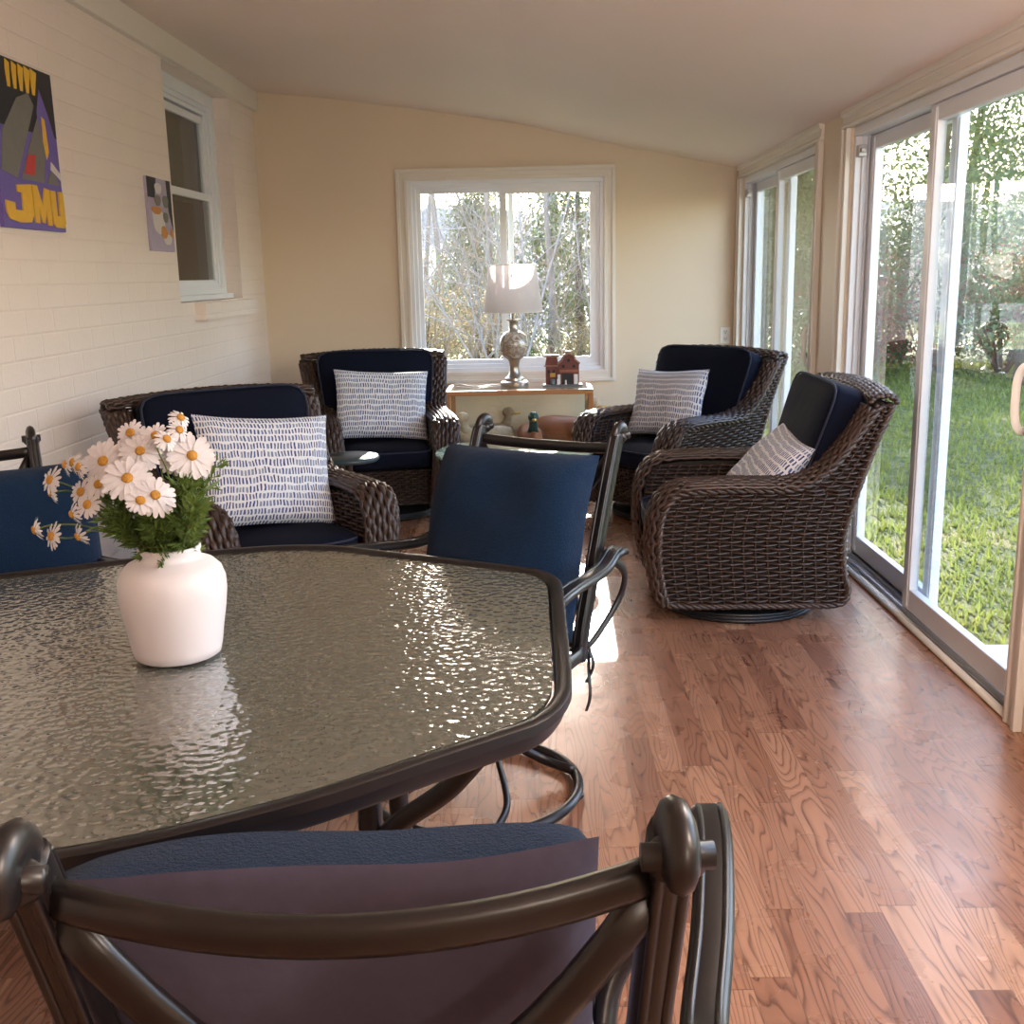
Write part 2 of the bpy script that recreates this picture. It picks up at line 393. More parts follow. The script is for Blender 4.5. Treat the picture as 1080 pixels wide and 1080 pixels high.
# casings
for i, (d0, d1) in enumerate(DOORS):
    m = MB(); T = 2.085; cw = .085 if i != 2 else .085
    for (ya, yb) in ((d0 - cw, d0 - .001), (d1 + .001, d1 + cw)):
        lo = ya < d0; m.prism([(XR, ya), (XR - .028, ya), (XR - .028, ya + .025), (XR - .018, ya + .03), (XR - .018, yb - .018), (XR - .024, yb - .014), (XR - .024, yb), (XR, yb)] if lo else
                [(XR, ya), (XR - .024, ya), (XR - .024, ya + .014), (XR - .018, ya + .018), (XR - .018, yb - .03), (XR - .028, yb - .025), (XR - .028, yb), (XR, yb)], 0, DZ, 'z')
    m.prism([(XR, DZ + .0005), (XR - .025, DZ + .0005), (XR - .025, DZ + .014), (XR - .018, DZ + .018), (XR - .018, T - .033), (XR - .030, T - .028), (XR - .030, T + .003), (XR, T + .003)], d0 - cw - .001, d1 + cw + .001, 'y')
    struct(m.build('trim_%d' % (i + 2), 'trim', bevel=.003))
# quarter round at the threshold
for i, (d0, d1) in enumerate(DOORS):
    m = MB(); m.tube([(XR - .004, d0 + .002, .012), (XR - .004, d1 - .002, .012)], .014, 8); struct(m.build('trim_%d' % (i + 6), 'trim', smooth=True))
def sliding_door(idx, d0, d1, handle=True):
    root = bpy.data.objects.new('door_%d' % idx, None); COL.objects.link(root); struct(root); root.location = (XR + .08, (d0 + d1) / 2, 0)
    L = root.location; 
    def bx(mb, a, b): mb.box((a[0] - L.x, a[1] - L.y, a[2]), (b[0] - L.x, b[1] - L.y, b[2]))
    x0 = XR + .012; x1 = XR + .135
    f = MB(); bx(f, (x0, d0, .022), (x1, d0 + .03, DZ - .04)); bx(f, (x0, d1 - .03, .022), (x1, d1, DZ - .04)); bx(f, (x0, d0, DZ - .04), (x1, d1, DZ))
    bx(f, (x0 + .028, d1 - .045, .04), (x0 + .034, d1 - .03, DZ - .04)); bx(f, (x0 + .052, d1 - .05, .04), (x0 + .058, d1 - .03, DZ - .04))
    f.build('door_frame', 'vinyl', root, bevel=.002)
    k = MB(); bx(k, (x0, d0, 0), (x1, d1, .022)); bx(k, (x0 + .01, d0 + .03, .022), (x0 + .016, d1 - .03, .038)); bx(k, (x0 + .05, d0 + .03, .022), (x0 + .056, d1 - .03, .038)); bx(k, (x0 + .1, d0 + .03, .022), (x0 + .106, d1 - .03, .045))
    k.build('track', 'alu', root)
    mid = (d0 + d1) / 2
    for nm, xa, ya, yb, mt in (('sliding_panel', XR + .024, d0 + .03, mid + .075, 'vinyl'), ('fixed_panel', XR + .078, mid - .07, d1 - .03, 'vinyl')):
        p = MB(); st = .075; xb = xa + .036; zb = .04; zt = DZ - .042
        for (y0, y1) in ((ya, ya + st), (yb - st, yb)):
            bx(p, (xa, y0, zb), (xb, y1, zt)); bx(p, (xa - .004, y0 + .012, zb + .01), (xb + .004, y1 - .024, zt - .01))
        bx(p, (xa + .001, ya + st, zb), (xb - .001, yb - st, zb + .085)); bx(p, (xa + .001, ya + st, zt - .06), (xb - .001, yb - st, zt))
        po = p.build(nm, mt, root, bevel=.003)
        g = MB(); bx(g, (xa + .015, ya + st - .008, zb + .08), (xa + .021, yb - st + .008, zt - .055)); g.build('glass_pane', 'glass', po)
        if nm == 'fixed_panel':
            lk = MB(); bx(lk, (XR + .014, d1 - .075, zt - .09), (XR + .05, d1 - .032, zt - .04)); bx(lk, (XR + .018, d1 - .1, zt - .075), (XR + .04, d1 - .07, zt - .055)); lk.build('latch', 'alu', root, bevel=.003)
        elif handle:
            hy = d0 + .075; hx = xa - L.x
            pts = cr([(hx, hy - L.y, .90), (hx - .03, hy - L.y + .004, .895), (hx - .045, hy - L.y + .01, .93), (hx - .048, hy - L.y + .01, .99), (hx - .045, hy - L.y + .01, 1.05), (hx - .03, hy - L.y + .004, 1.085), (hx, hy - L.y, 1.08)], 5)
            h = MB(); h.tube(pts, .008, 8, ry=.013); h.box((hx - .006, hy - L.y - .018, .87), (hx + .002, hy - L.y + .018, 1.11)); h.build('door_handle', 'white', root, smooth=True, auto=.6)
    return root
for i, (d0, d1) in enumerate(DOORS): sliding_door(i + 1, d0, d1)
# far window (window_1)
root = bpy.data.objects.new('window_1', None); COL.objects.link(root); struct(root); root.location = (-.17, YF, 0); L = root.location
def bxw(mb, x0, x1, z0, z1, y0, y1): mb.box((x0 - L.x, y0 - L.y, z0), (x1 - L.x, y1 - L.y, z1))
m = MB(); c = .075; O = (WX0 - c, WX1 + c, WZ0 - c, WZ1 + c)
def rf(mb, fn, a0, a1, b0, b1, t_, d0, d1):
    fn(mb, a0, a1, b1 - t_, b1, d0, d1); fn(mb, a0, a1, b0, b0 + t_, d0, d1); fn(mb, a0, a0 + t_, b0 + t_, b1 - t_, d0, d1); fn(mb, a1 - t_, a1, b0 + t_, b1 - t_, d0, d1)
for g0, g1, dy in ((0, c, .016), (-.002, .022, .03), (c - .02, c + .002, .024)): rf(m, bxw, O[0] + g0, O[1] - g0, O[2] + g0, O[3] - g0, g1 - g0, YF - dy, YF - .0005)
m.build('window_casing', 'trim', root, bevel=.002)
m = MB(); fx0, fx1, fz0, fz1 = WX0, WX1, WZ0, WZ1
for t_, ya, yb in ((.03, YF + .0, YF + .13), (.055, YF + .03, YF + .11)):
    rf(m, bxw, fx0 + .0005 * t_, fx1 - .0005 * t_, fz0 + .0005 * t_, fz1 - .0005 * t_, t_, ya, yb)
m.build('window_frame', 'vinyl', root, bevel=.002)
for nm, xa, xb, ya in (('fixed_sash', WX0 + .05, -.12, YF + .075), ('sliding_sash', -.215, WX1 - .05, YF + .035)):
    m = MB(); s = .035 if nm == 'fixed_sash' else .048; za, zb_ = WZ0 + .05, WZ1 - .05
    rf(m, bxw, xa, xb, za, zb_, s, ya, ya + .03)
    so_ = m.build(nm, 'vinyl', root, bevel=.002)
    g = MB(); bxw(g, xa + s - .006, xb - s + .006, za + s - .006, zb_ - s + .006, ya + .012, ya + .017); g.build('glass_pane', 'glass', so_)
# left window (window_2), double hung
root = bpy.data.objects.new('window_2', None); COL.objects.link(root); struct(root); root.location = (XL - .14, 6.54, 0); L = root.location
def bl(mb, y0, y1, z0, z1, x0, x1): mb.box((x0 - L.x, y0 - L.y, z0), (x1 - L.x, y1 - L.y, z1))
wa, wb = XL - .18, XL - .10; wy0, wy1, wz0, wz1 = RY0 + .0, RY1 - .0, RZ0 + .0, RZ1
m = MB()
for t_, q in ((.07, .0), (.095, -.02), (.12, -.035)):
    e_ = t_ * .005; rf(m, bl, wy0 + e_, wy1 - e_, wz0 + e_, wz1 - e_, t_, wa + e_, wb + q)
m.build('window_frame', 'vinyl', root, bevel=.002)
m = MB(); bl(m, wy0 - .0, wy1 - .03, wz0 + .002, wz0 + .035, wb - .03, wb + .05); m.build('window_sill', 'vinyl', root, bevel=.004)
zm = 1.90
for nm, za, zb_, xa in (('upper_sash', zm - .02, wz1 - .13, wa + .005), ('lower_sash', wz0 + .07, zm + .02, wa + .028)):
    m = MB(); y0, y1 = wy0 + .10, wy1 - .10; s = .045
    rf(m, bl, y0, y1, za, zb_, s, xa, xa + .025)
    so_ = m.build(nm, 'vinyl', root, bevel=.002)
    g = MB(); bl(g, y0 + s - .005, y1 - s + .005, za + s - .005, zb_ - s + .005, xa + .01, xa + .014); g.build('glass_pane', 'dark_glass', so_)
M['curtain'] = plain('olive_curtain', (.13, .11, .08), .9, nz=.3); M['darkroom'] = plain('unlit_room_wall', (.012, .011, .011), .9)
m = MB(); n = 60
for i in range(n + 1):
    y = 5.9 + 1.35 * i / n; x = XL - .25 + .018 * math.sin(i * .9); m.v += [(x, y, 1.87), (x, y, 2.5)]
for i in range(n): m.f.append((2 * i, 2 * i + 2, 2 * i + 3, 2 * i + 1)); m.mi.append(0)
struct(tag(m.build('window_curtain', 'curtain', smooth=True), 'olive grey curtain behind the upper pane of the left window', 'curtain'))
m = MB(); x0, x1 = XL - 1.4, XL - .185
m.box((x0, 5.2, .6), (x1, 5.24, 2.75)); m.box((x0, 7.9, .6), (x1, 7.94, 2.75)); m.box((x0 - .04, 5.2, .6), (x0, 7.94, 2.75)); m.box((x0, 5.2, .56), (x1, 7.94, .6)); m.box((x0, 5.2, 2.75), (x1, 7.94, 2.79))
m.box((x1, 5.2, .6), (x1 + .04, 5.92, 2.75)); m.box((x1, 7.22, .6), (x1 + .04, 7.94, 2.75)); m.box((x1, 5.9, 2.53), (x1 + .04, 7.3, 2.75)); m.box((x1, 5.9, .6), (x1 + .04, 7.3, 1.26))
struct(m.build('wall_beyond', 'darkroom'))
# roof slab outside keeps the sun off the ceiling joints
struct(MB().prism([(-4.2, 3.0), (-2.05, 2.92), (1.95, 2.24), (1.95, 2.34), (-2.05, 3.05), (-4.2, 3.15)], YB - .4, YF + .5, 'y').build('trim_9', 'barkdark'))
# wall outlet
t = thing('wall_outlet', 'white duplex outlet on the far wall beside the door', 'outlet', (1.385, YF - .001, .93))
m = MB(); m.box((-.036, -.006, -.058), (.036, 0, .058)); m.build('cover_plate', 'white', t, bevel=.003)
for z in (-.024, .024):
    m = MB(); m.ell((0, -.006, z), (.017, .004, .016), 16, 8, .6); r_ = m.build('receptacle', 'white', t, smooth=True)
    m = MB(); m.box((-.009, -.0115, z - .002), (-.006, -.0095, z + .008)); m.box((.006, -.0115, z - .002), (.009, -.0095, z + .008)); m.box((-.003, -.0115, z - .011), (.003, -.0095, z - .006)); m.build('slots', 'black', r_)

# fill globes added out of view on the door side to brighten the room
M['lamp_glow'] = NT('frosted_lamp_glass').m
lg = M['lamp_glow'].node_tree.nodes['Principled BSDF']; lg.inputs['Base Color'].default_value = (.9, .85, .75, 1); lg.inputs['Emission Color'].default_value = (1, .82, .62, 1); lg.inputs['Emission Strength'].default_value = 5
FILL_W = 12
for k, (x, y) in enumerate(((1.12, 1.95), (1.12, .3), (1.12, -1.5))):
    t = thing('pendant_lamp', ['white globe lamp hanging by the sliding door beside the dining table', 'white globe lamp hanging by the doors behind the nearest chair', 'white globe lamp at the back of the room by the doors'][k], 'ceiling light', (x, y, zc(x) - .012))
    MB().lathe([(.0, .01), (.07, .01), (.07, -.015), (.02, -.03), (.008, -.04), (.008, -.10), (0, -.10)], 24).build('lamp_base', 'pewter', t, smooth=True)
    MB().lathe([(.02, -.098), (.03, -.10), (.06, -.125), (.075, -.17), (.06, -.215), (.03, -.24), (0, -.245)], 32).build('lamp_shade', 'lamp_glow', t, smooth=True)
    for dx, dy in ((.16, 0), (-.16, 0)):
        pass
    l = bpy.data.lights.new('bulb', 'POINT'); l.shadow_soft_size = .09; l.energy = FILL_W; l.color = (1, .87, .78)  # point light under each globe supplies the added fill
    lo = bpy.data.objects.new('bulb', l); COL.objects.link(lo); lo.parent = t; lo.location = (0, 0, -.34)

# ================================================================== WICKER CHAIRS
BACK = [(.05, .36), (.12, .385), (.22, .375), (.39, .36), (.60, .40), (.75, .445), (.93, .50)]
FRONT = [(.05, -.34), (.15, -.37), (.33, -.395), (.50, -.385), (.58, -.34)]
WING = [(.56, .16), (.60, .22), (.66, .28), (.78, .36), (.93, .44)]
def cwarp(x, y, z):
    s = 1 + (.13 * (z - .57) / .36 if z > .57 else -.15 * (.57 - z) / .5)
    return (x * s, y, z)
def weave(mb, S, rows, cols, rv, amp=.008, stakes=True, thick=.55, ph=0, spc=4):
    n = cols * spc; e = 1e-3
    def N(u, v):
        a = V(S(min(u + e, 1), v)) - V(S(max(u - e, 0), v)); b = V(S(u, min(v + e, 1))) - V(S(u, max(v - e, 0)))
        q = a.cross(b); return q.normalized() if q.length > 1e-12 else V((0, 0, 1))
    for j in range(rows):
        v = (j + .5) / rows; pts = []
        for i in range(n + 1):
            u = i / n; p = V(S(u, v)) + N(u, v) * (amp * math.sin(PI * cols * u + PI * (j + ph))); pts.append(p)
        up = N(.5, v); mb.tube(pts, rv, 5, ry=rv * thick, up=None if abs(up.z) > .9 else (0, 0, 1), cap=False)
    if stakes:
        for k in range(cols):
            u = (k + .5) / cols; pts = [S(u, q / 10) for q in range(11)]; mb.tube(pts, .005, 4, cap=False)
def braid(mb, path, R=.017, r=.012, n=3, turns_per_m=7, dirn=1):
    P = cr(path, 10); L = 0; T = []
    for k in range(n):
        pts = []; L = 0; nrm = None
        for i, p in enumerate(P):
            t = (P[min(i + 1, len(P) - 1)] - P[max(i - 1, 0)]).normalized()
            if i: L += (P[i] - P[i - 1]).length
            a = t.cross(V((1, 0, 0)));
            if a.length < .1: a = t.cross(V((0, 0, 1)))
            a.normalize(); b = t.cross(a)
            th = dirn * L * turns_per_m * 2 * PI + 2 * PI * k / n
            pts.append(p + a * (R * math.cos(th)) + b * (R * math.sin(th)))
        mb.tube(pts, r, 6, cap=True)
def sup_cushion(w_, d, h, p=5.0, n=14, puff=.12, c=(0, 0, 0), rx=0):
    """soft box; returns MB"""
    mb = MB(); Rm_ = Matrix.Rotation(rx, 3, 'X')
    def pt(a, b, q):
        k = (abs(a) ** p + abs(b) ** p + abs(q) ** p) ** (-1 / p); a2, b2, q2 = a * k, b * k, q * k
        hh = h / 2 * (1 - puff + puff * 2 * (1 - a2 ** 4) * (1 - b2 ** 4) ** 1)
        v_ = Rm_ @ V((a2 * w_ / 2, b2 * d / 2, q2 * hh)); return (v_.x + c[0], v_.y + c[1], v_.z + c[2])
    for ax in range(3):
        for sg in (-1, 1):
            vs = []; fs = []
            for i in range(n + 1):
                for j in range(n + 1):
                    a = math.sin((-1 + 2 * i / n) * PI / 2 * .999); b = math.sin((-1 + 2 * j / n) * PI / 2 * .999)
                    t = [0, 0, 0]; t[ax] = sg; t[(ax + 1) % 3] = a; t[(ax + 2) % 3] = b; vs.append(pt(*t))
            for i in range(n):
                for j in range(n):
                    f = (i * (n + 1) + j, (i + 1) * (n + 1) + j, (i + 1) * (n + 1) + j + 1, i * (n + 1) + j + 1)
                    fs.append(f if sg > 0 else f[::-1])
            mb.add(vs, fs)
    return mb
def piping(w_, d, p, c, rx, r=.006, z=0):
    mb = MB(); Rm_ = Matrix.Rotation(rx, 3, 'X'); pts = []
    for i in range(64):
        th = 2 * PI * i / 64; a, b = math.cos(th), math.sin(th); k = (abs(a) ** p + abs(b) ** p) ** (-1 / p)
        v_ = Rm_ @ V((a * k * w_ / 2 * 1.0, b * k * d / 2 * 1.0, z)); pts.append((v_.x + c[0], v_.y + c[1], v_.z + c[2]))
    mb.tube(pts, r, 6, closed=True); return mb
XO, XI = .405, .285
def xin(z): return XI + .055 * min(1, max(0, (z - .62) / .18))
def make_wicker():
    t = thing('wicker_armchair', '', 'armchair')
    for sx in (-1, 1):
        m = MB()
        def So(u, v):
            z = .10 + v * (.575 - .10); return cwarp(sx * XO, lerp(FRONT, z) * (1 - u) + u * lerp(BACK, z), z)
        def Sw(u, v):
            z = .575 + v * (.93 - .575); return cwarp(sx * XO, lerp(WING, z) * (1 - u) + u * lerp(BACK, z), z)
        weave(m, So, 29, 16, .0092); weave(m, Sw, 20, 4, .0092)
        def Si(u, v):
            z = .40 + v * (.575 - .40); return cwarp(sx * XI, (lerp(FRONT, z) + .02) * (1 - u) + u * .36, z)
        def Siw(u, v):
            z = .575 + v * (.93 - .575); return cwarp(sx * xin(z), lerp(WING, z) * (1 - u) + u * (lerp(BACK, z) - .02), z)
        weave(m, Si, 10, 15, .0092); weave(m, Siw, 20, 4, .0092)
        # rolled edge: strands run over the arm front, along the arm and up the wing
        path = cr([(0, -.345, .09), (0, -.375, .18), (0, -.398, .33), (0, -.392, .46), (0, -.36, .545), (0, -.29, .592), (0, -.1, .602), (0, .1, .600), (0, .20, .618), (0, .275, .675), (0, .35, .78), (0, .425, .915)], 7)
        NS = 9
        for k in range(NS):
            th = PI * (k + .5) / NS; pts = []; Ls = 0
            for i, p in enumerate(path):
                tn = (path[min(i + 1, len(path) - 1)] - path[max(i - 1, 0)]).normalized(); nn = V((0, -tn.z, tn.y)); 
                if nn.z < 0 and i > 20: nn = nn
                if i: Ls += (path[i] - path[i - 1]).length
                nn = V((0, -tn.z, tn.y))
                hw = (XO - xin(p.z)) / 2 + .012; xc = (XO + xin(p.z)) / 2
                off = .034 * math.sin(th) ** .6 + .006 * math.sin(Ls * 2 * PI / .06 + PI * k)
                q = p + nn * (off - .01); x = sx * (xc - hw * math.cos(th))
                pts.append(cwarp(x, q.y, q.z))
            m.tube(pts, .0125, 6, ry=.009, up=(0, 1, 0) if False else None)
        m.build('side_frame', 'wicker', t, smooth=True)
        m = MB(); poly = [(lerp(FRONT, z) + .012, z) for z in (.10, .15, .33, .5, .565)] + [(-.2, .585), (.15, .585), (.24, .63), (.3, .69), (.37, .79), (.43, .92)] + [(lerp(BACK, z) - .012, z) for z in (.93, .75, .6, .39, .22, .12, .10)]
        x0, x1 = sorted((sx * (XI + .012), sx * (XO - .012))); m.prism(poly, x0, x1, 'x'); m.warp(lambda x, y, z: cwarp(x + (math.copysign(xin(z) - XI, x) if abs(x) < .33 else 0), y, z)); m.build('side_core', 'core', t)  # solid backing added so no light shows through the side weave
        m = MB(); bp = [cwarp(sx * (XO + .0), y, z) for y, z in ((-.33, .09), (-.352, .14), (-.375, .3), (-.37, .46), (-.33, .55), (-.26, .582), (-.05, .59), (.13, .59), (.22, .62), (.30, .69), (.38, .81), (.45, .925))]
        braid(m, bp, .010, .010, 3, 9, sx)
        bq = [cwarp(sx * XO, y, z) for y, z in ((.50, .93), (.44, .75), (.40, .6), (.355, .39), (.37, .22), (.39, .15), (.36, .092), (.2, .085), (0, .085), (-.2, .085), (-.33, .092))]
        braid(m, bq, .008, .009, 3, 11, sx); m.build('braided_edge', 'wicker', t, smooth=True)
    # back
    m = MB()
    def Sb(u, v):
        z = .10 + v * .83; x = (-XO + 2 * XO * u); return cwarp(x, lerp(BACK, z) + .03 * (1 - (2 * u - 1) ** 2), z)
    weave(m, Sb, 46, 16, .0095)
    for k in range(8):
        th = PI * (k + .5) / 8; pts = []
        for i in range(49):
            u = i / 48; x = -XO + 2 * XO * u; z = .925 + .022 * (1 - (2 * u - 1) ** 2) + .035 * math.sin(th) ** .6 + .005 * math.sin(u * .85 * 2 * PI / .06 + PI * k)
            y = .465 + .028 * (1 - (2 * u - 1) ** 2) - .05 * math.cos(th); pts.append(cwarp(x, y, z))
        m.tube(pts, .012, 6, ry=.009)
    m.build('back_frame', 'wicker', t, smooth=True)
    m = MB(); m.prism([(lerp(BACK, z) - .012, z) for z in (.10, .22, .39, .6, .75, .935)] + [(.41, .935), (.33, .75), (.28, .6), (.26, .3), (.26, .10)], -XI - .02, XI + .02, 'x'); m.warp(cwarp); m.build('back_core', 'core', t)  # the same added backing, stops light between the back strands
    m = MB()
    def Sf(u, v):
        z = .10 + v * .22; return cwarp(-XI - .01 + 2 * (XI + .01) * u, lerp(FRONT, z) + .035, z)
    weave(m, Sf, 14, 14, .0092); m.build('apron', 'wicker', t, smooth=True)
    m = MB(); m.box((-XI + .02, -.33, .10), (XI - .02, .3, .315)); m.build('seat_deck', 'core', t)
    # cushions
    wc = 2 * XI - .045
    m = sup_cushion(wc, .64, .13, 6, 14, .10, (0, -.085, .385)); o = m.build('seat_cushion', 'navy', t, smooth=True)
    mm = piping(wc - .004, .636, 6, (0, -.085, .385), 0, .005, .046); mm.build('piping', 'navy_pipe', o, smooth=True)
    a = math.radians(-17)
    bw = lambda x, y, z: cwarp(x * (.86 + .14 * min(1, max(0, (z - .45) / .22))), y, z)
    m = sup_cushion(.655, .57, .17, 8, 14, .12, (0, .30, .705), PI / 2 + a).warp(bw); o = m.build('back_cushion', 'navy', t, smooth=True)
    mm = piping(.65, .565, 8, (0, .30, .705), PI / 2 + a, .005, .066).warp(bw); mm.build('piping', 'navy_pipe', o, smooth=True)
    # swivel base
    m = MB(); m.lathe([(.0, 0), (.315, 0), (.33, .012), (.33, .034), (.31, .046), (.12, .05), (.12, .10), (0, .10)], 40)
    for k in range(3): m.tube(arc((0, 0), .325, 0, 2 * PI * 47 / 48, 47, .011 + .013 * k), .009, 6, closed=True)
    m.build('swivel_base', 'black', t, smooth=True)
    return t
def throw_pillow(name, mats, w_, h, T, label, cat, loc, rot, group=None, ear=.07, n=22, wr=1.0, seed=0, seam=0.0, pw=.55):
    """standing pillow: local x width, z height, y thickness (front -y)"""
    mb = MB()
    for sd_ in (-1, 1):
        vs = []; fs = []
        for i in range(n + 1):
            for j in range(n + 1):
                a = -1 + 2 * i / n; b = -1 + 2 * j / n
                a = math.sin(a * PI / 2) * .35 + a * .65; b = math.sin(b * PI / 2) * .35 + b * .65
                x = a * w_ / 2 * (1 - ear * (1 - b * b)); z = b * h / 2 * (1 - ear * (1 - a * a))
                th = T / 2 * (max(0, (1 - a ** 4)) * max(0, (1 - b ** 4))) ** pw
                edge = (1 - abs(a) ** 6) * (1 - abs(b) ** 6)
                th += edge * wr * .012 * noise.noise(V((x * 7 + seed, z * 7, sd_ * 3.3)))
                pr = (max(0, (1 - a ** 4)) * max(0, (1 - b ** 4))) ** pw; y = sd_ * th + seam * (1 - pr) + .02 * noise.noise(V((a * 1.3 + seed * 2, b * 1.3, 5))) * (1 if wr else 0)
                vs.append((x, y, z))
        for i in range(n):
            for j in range(n):
                f = (i * (n + 1) + j, (i + 1) * (n + 1) + j, (i + 1) * (n + 1) + j + 1, i * (n + 1) + j + 1)
                fs.append(f if sd_ < 0 else f[::-1])
        o = mb.add(vs, fs, 0 if sd_ < 0 else 1)
        for i in range(n + 1):
            for j in range(n + 1): mb.uv[o + i * (n + 1) + j] = (i / n * w_ + seed, j / n * h)
    ob = mb.build(name, mats, smooth=True)
    ob.location = loc; ob.rotation_euler = rot; tag(ob, label, cat, group); return ob

wick = make_wicker()
CH = [  # x, y, rz(deg: front -Y turned), label
    (-1.08, 4.15, 37, 'brown wicker armchair against the left brick wall, nearest behind the daisies'),
    (-.90, 6.36, 13, 'brown wicker armchair in the far left corner beside the window and glass cabinet'),
    (.78, 6.20, -50, 'brown wicker armchair in the far right corner between cabinet and doors'),
    (.85, 4.43, -91, 'brown wicker armchair seen side-on in front of the near sliding door')]
PL = ['blue and white dashed throw pillow on the left wall armchair, partly behind the daisies', 'dashed throw pillow on the far left corner armchair by the window',
      'dashed throw pillow on the far right corner armchair, in sun and shade', 'dashed throw pillow tilted on the side-on armchair near the sliding door']
PP = [(.02, -.02, .65, -.30, .10, .56, .45), (.0, .0, .645, -.30, .06, .56, .42), (-.03, .02, .64, -.32, -.05, .54, .40), (.05, .10, .56, -.72, .08, .56, .44)]
for i, (x, y, rz, lab) in enumerate(CH):
    c = wick if i == 0 else copy_tree(wick)
    c.location = (x, y, 0); c.scale = (.97, .97, .955); c.rotation_euler = (0, 0, math.radians(rz)); c['label'] = lab; c['group'] = 'wicker swivel armchairs around the glass tables'
    px, py, pz, tilt, roll, pw_, phh = PP[i]
    r = math.radians(rz); wx = x + px * math.cos(r) - py * math.sin(r); wy = y + px * math.sin(r) + py * math.cos(r)
    rot = (Matrix.Rotation(r, 3, 'Z') @ Matrix.Rotation(tilt, 3, 'X') @ Matrix.Rotation(roll, 3, 'Y')).to_euler()
    throw_pillow('throw_pillow', ['dash', 'dash'], pw_, phh, .15, PL[i], 'pillow', (wx, wy, pz), rot, 'dashed throw pillows on the wicker armchairs', seed=i * 3.7)

# ================================================================== DINING TABLE
TZ = .72; CYT = 1.86
back = [(-1.45, 1.86), (-1.44, 2.15), (-1.40, 2.28), (-1.30, 2.36), (-1.15, 2.44), (-.9, 2.55), (-.70, 2.612), (-.58, 2.622), (-.48, 2.60), (-.38, 2.55), (-.22, 2.475), (-.06, 2.395), (0, 2.355), (.028, 2.30), (.036, 2.22), (.036, 2.0)]
front = [(.036, 1.72), (.027, 1.617), (-.008, 1.536), (-.067, 1.485), (-.159, 1.413), (-.249, 1.341), (-.331, 1.282), (-.486, 1.195), (-.638, 1.142), (-.8, 1.12), (-1.0, 1.16), (-1.2, 1.27), (-1.35, 1.40), (-1.43, 1.55)]
outl = [(x, y, 0) for x, y in back + front]
outl = [(q.x, q.y) for q in cr(outl, 5, True)]
t = thing('dining_table', 'large patio dining table with hammered glass top and dark metal rim, holding a vase', 'dining table', (-.70, CYT, 0)); L = t.location
m = MB(); m.prism([((x + .7) * .985, (y - CYT) * .98) for x, y in outl], TZ - .012, TZ - .004); m.build('glass_top', 'tglass', t)
m = MB()
pts = [V((x + .7, y - CYT, 0)) for x, y in outl]; N = len(pts)
prof = [(-.022, .0), (-.018, .003), (-.004, .003), (.004, -.002), (.008, -.012), (.008, -.040), (.004, -.046), (-.006, -.046), (-.010, -.040), (-.012, -.018), (-.022, -.016)]
vs = []; fs = []
for i, p in enumerate(pts):
    tn = (pts[(i + 1) % N] - pts[i - 1]).normalized(); on = V((tn.y, -tn.x, 0)) * (1 if True else -1)
    pass
    for a, b in prof: vs.append(p + on * a + V((0, 0, TZ + b)))
K = len(prof)
for i in range(N):
    for k in range(K): fs.append((i * K + k, i * K + (k + 1) % K, ((i + 1) % N) * K + (k + 1) % K, ((i + 1) % N) * K + k))
m.add(vs, fs); m.build('rim', 'bronze', t, smooth=True, auto=.9)
legs = [(-.30, 1.74), (-.30, 2.12), (-1.10, 1.74), (-1.10, 2.12)]
for (x, y) in legs:
    m = MB(); lx, ly = x + .7, y - CYT; sx = 1 if lx > 0 else -1; sy = 1 if ly > 0 else -1
    m.tube(cr([(lx, ly, .665), (lx, ly, .4), (lx + .0 * sx, ly + .02 * sy, .2), (lx + .05 * sx, ly + .06 * sy, .03), (lx + .07 * sx, ly + .08 * sy, .0)], 5), .021, 8, ry=.021, pw=.6)
    m.tube(cr([(lx + .22 * sx, ly + .18 * sy, .665), (lx + .15 * sx, ly + .12 * sy, .56), (lx + .04 * sx, ly + .03 * sy, .44), (lx, ly, .36)], 5), .012, 6, ry=.018)
    m.build('leg', 'bronze', t, smooth=True)
m = MB(); m.tube([(-.4, -.12, .30), (.4, .26, .30)], .011, 6); m.tube([(-.4, .26, .30), (.4, -.12, .30)], .011, 6); m.tube(arc((0, .07), .16, 0, 2 * PI * 31 / 32, 31, .30), .010, 6, closed=True)
m.box((-.42, -.13, .645), (.42, -.10, .668)); m.box((-.42, .24, .645), (.42, .27, .668)); m.build('stretcher', 'bronze', t, smooth=True, auto=.6)

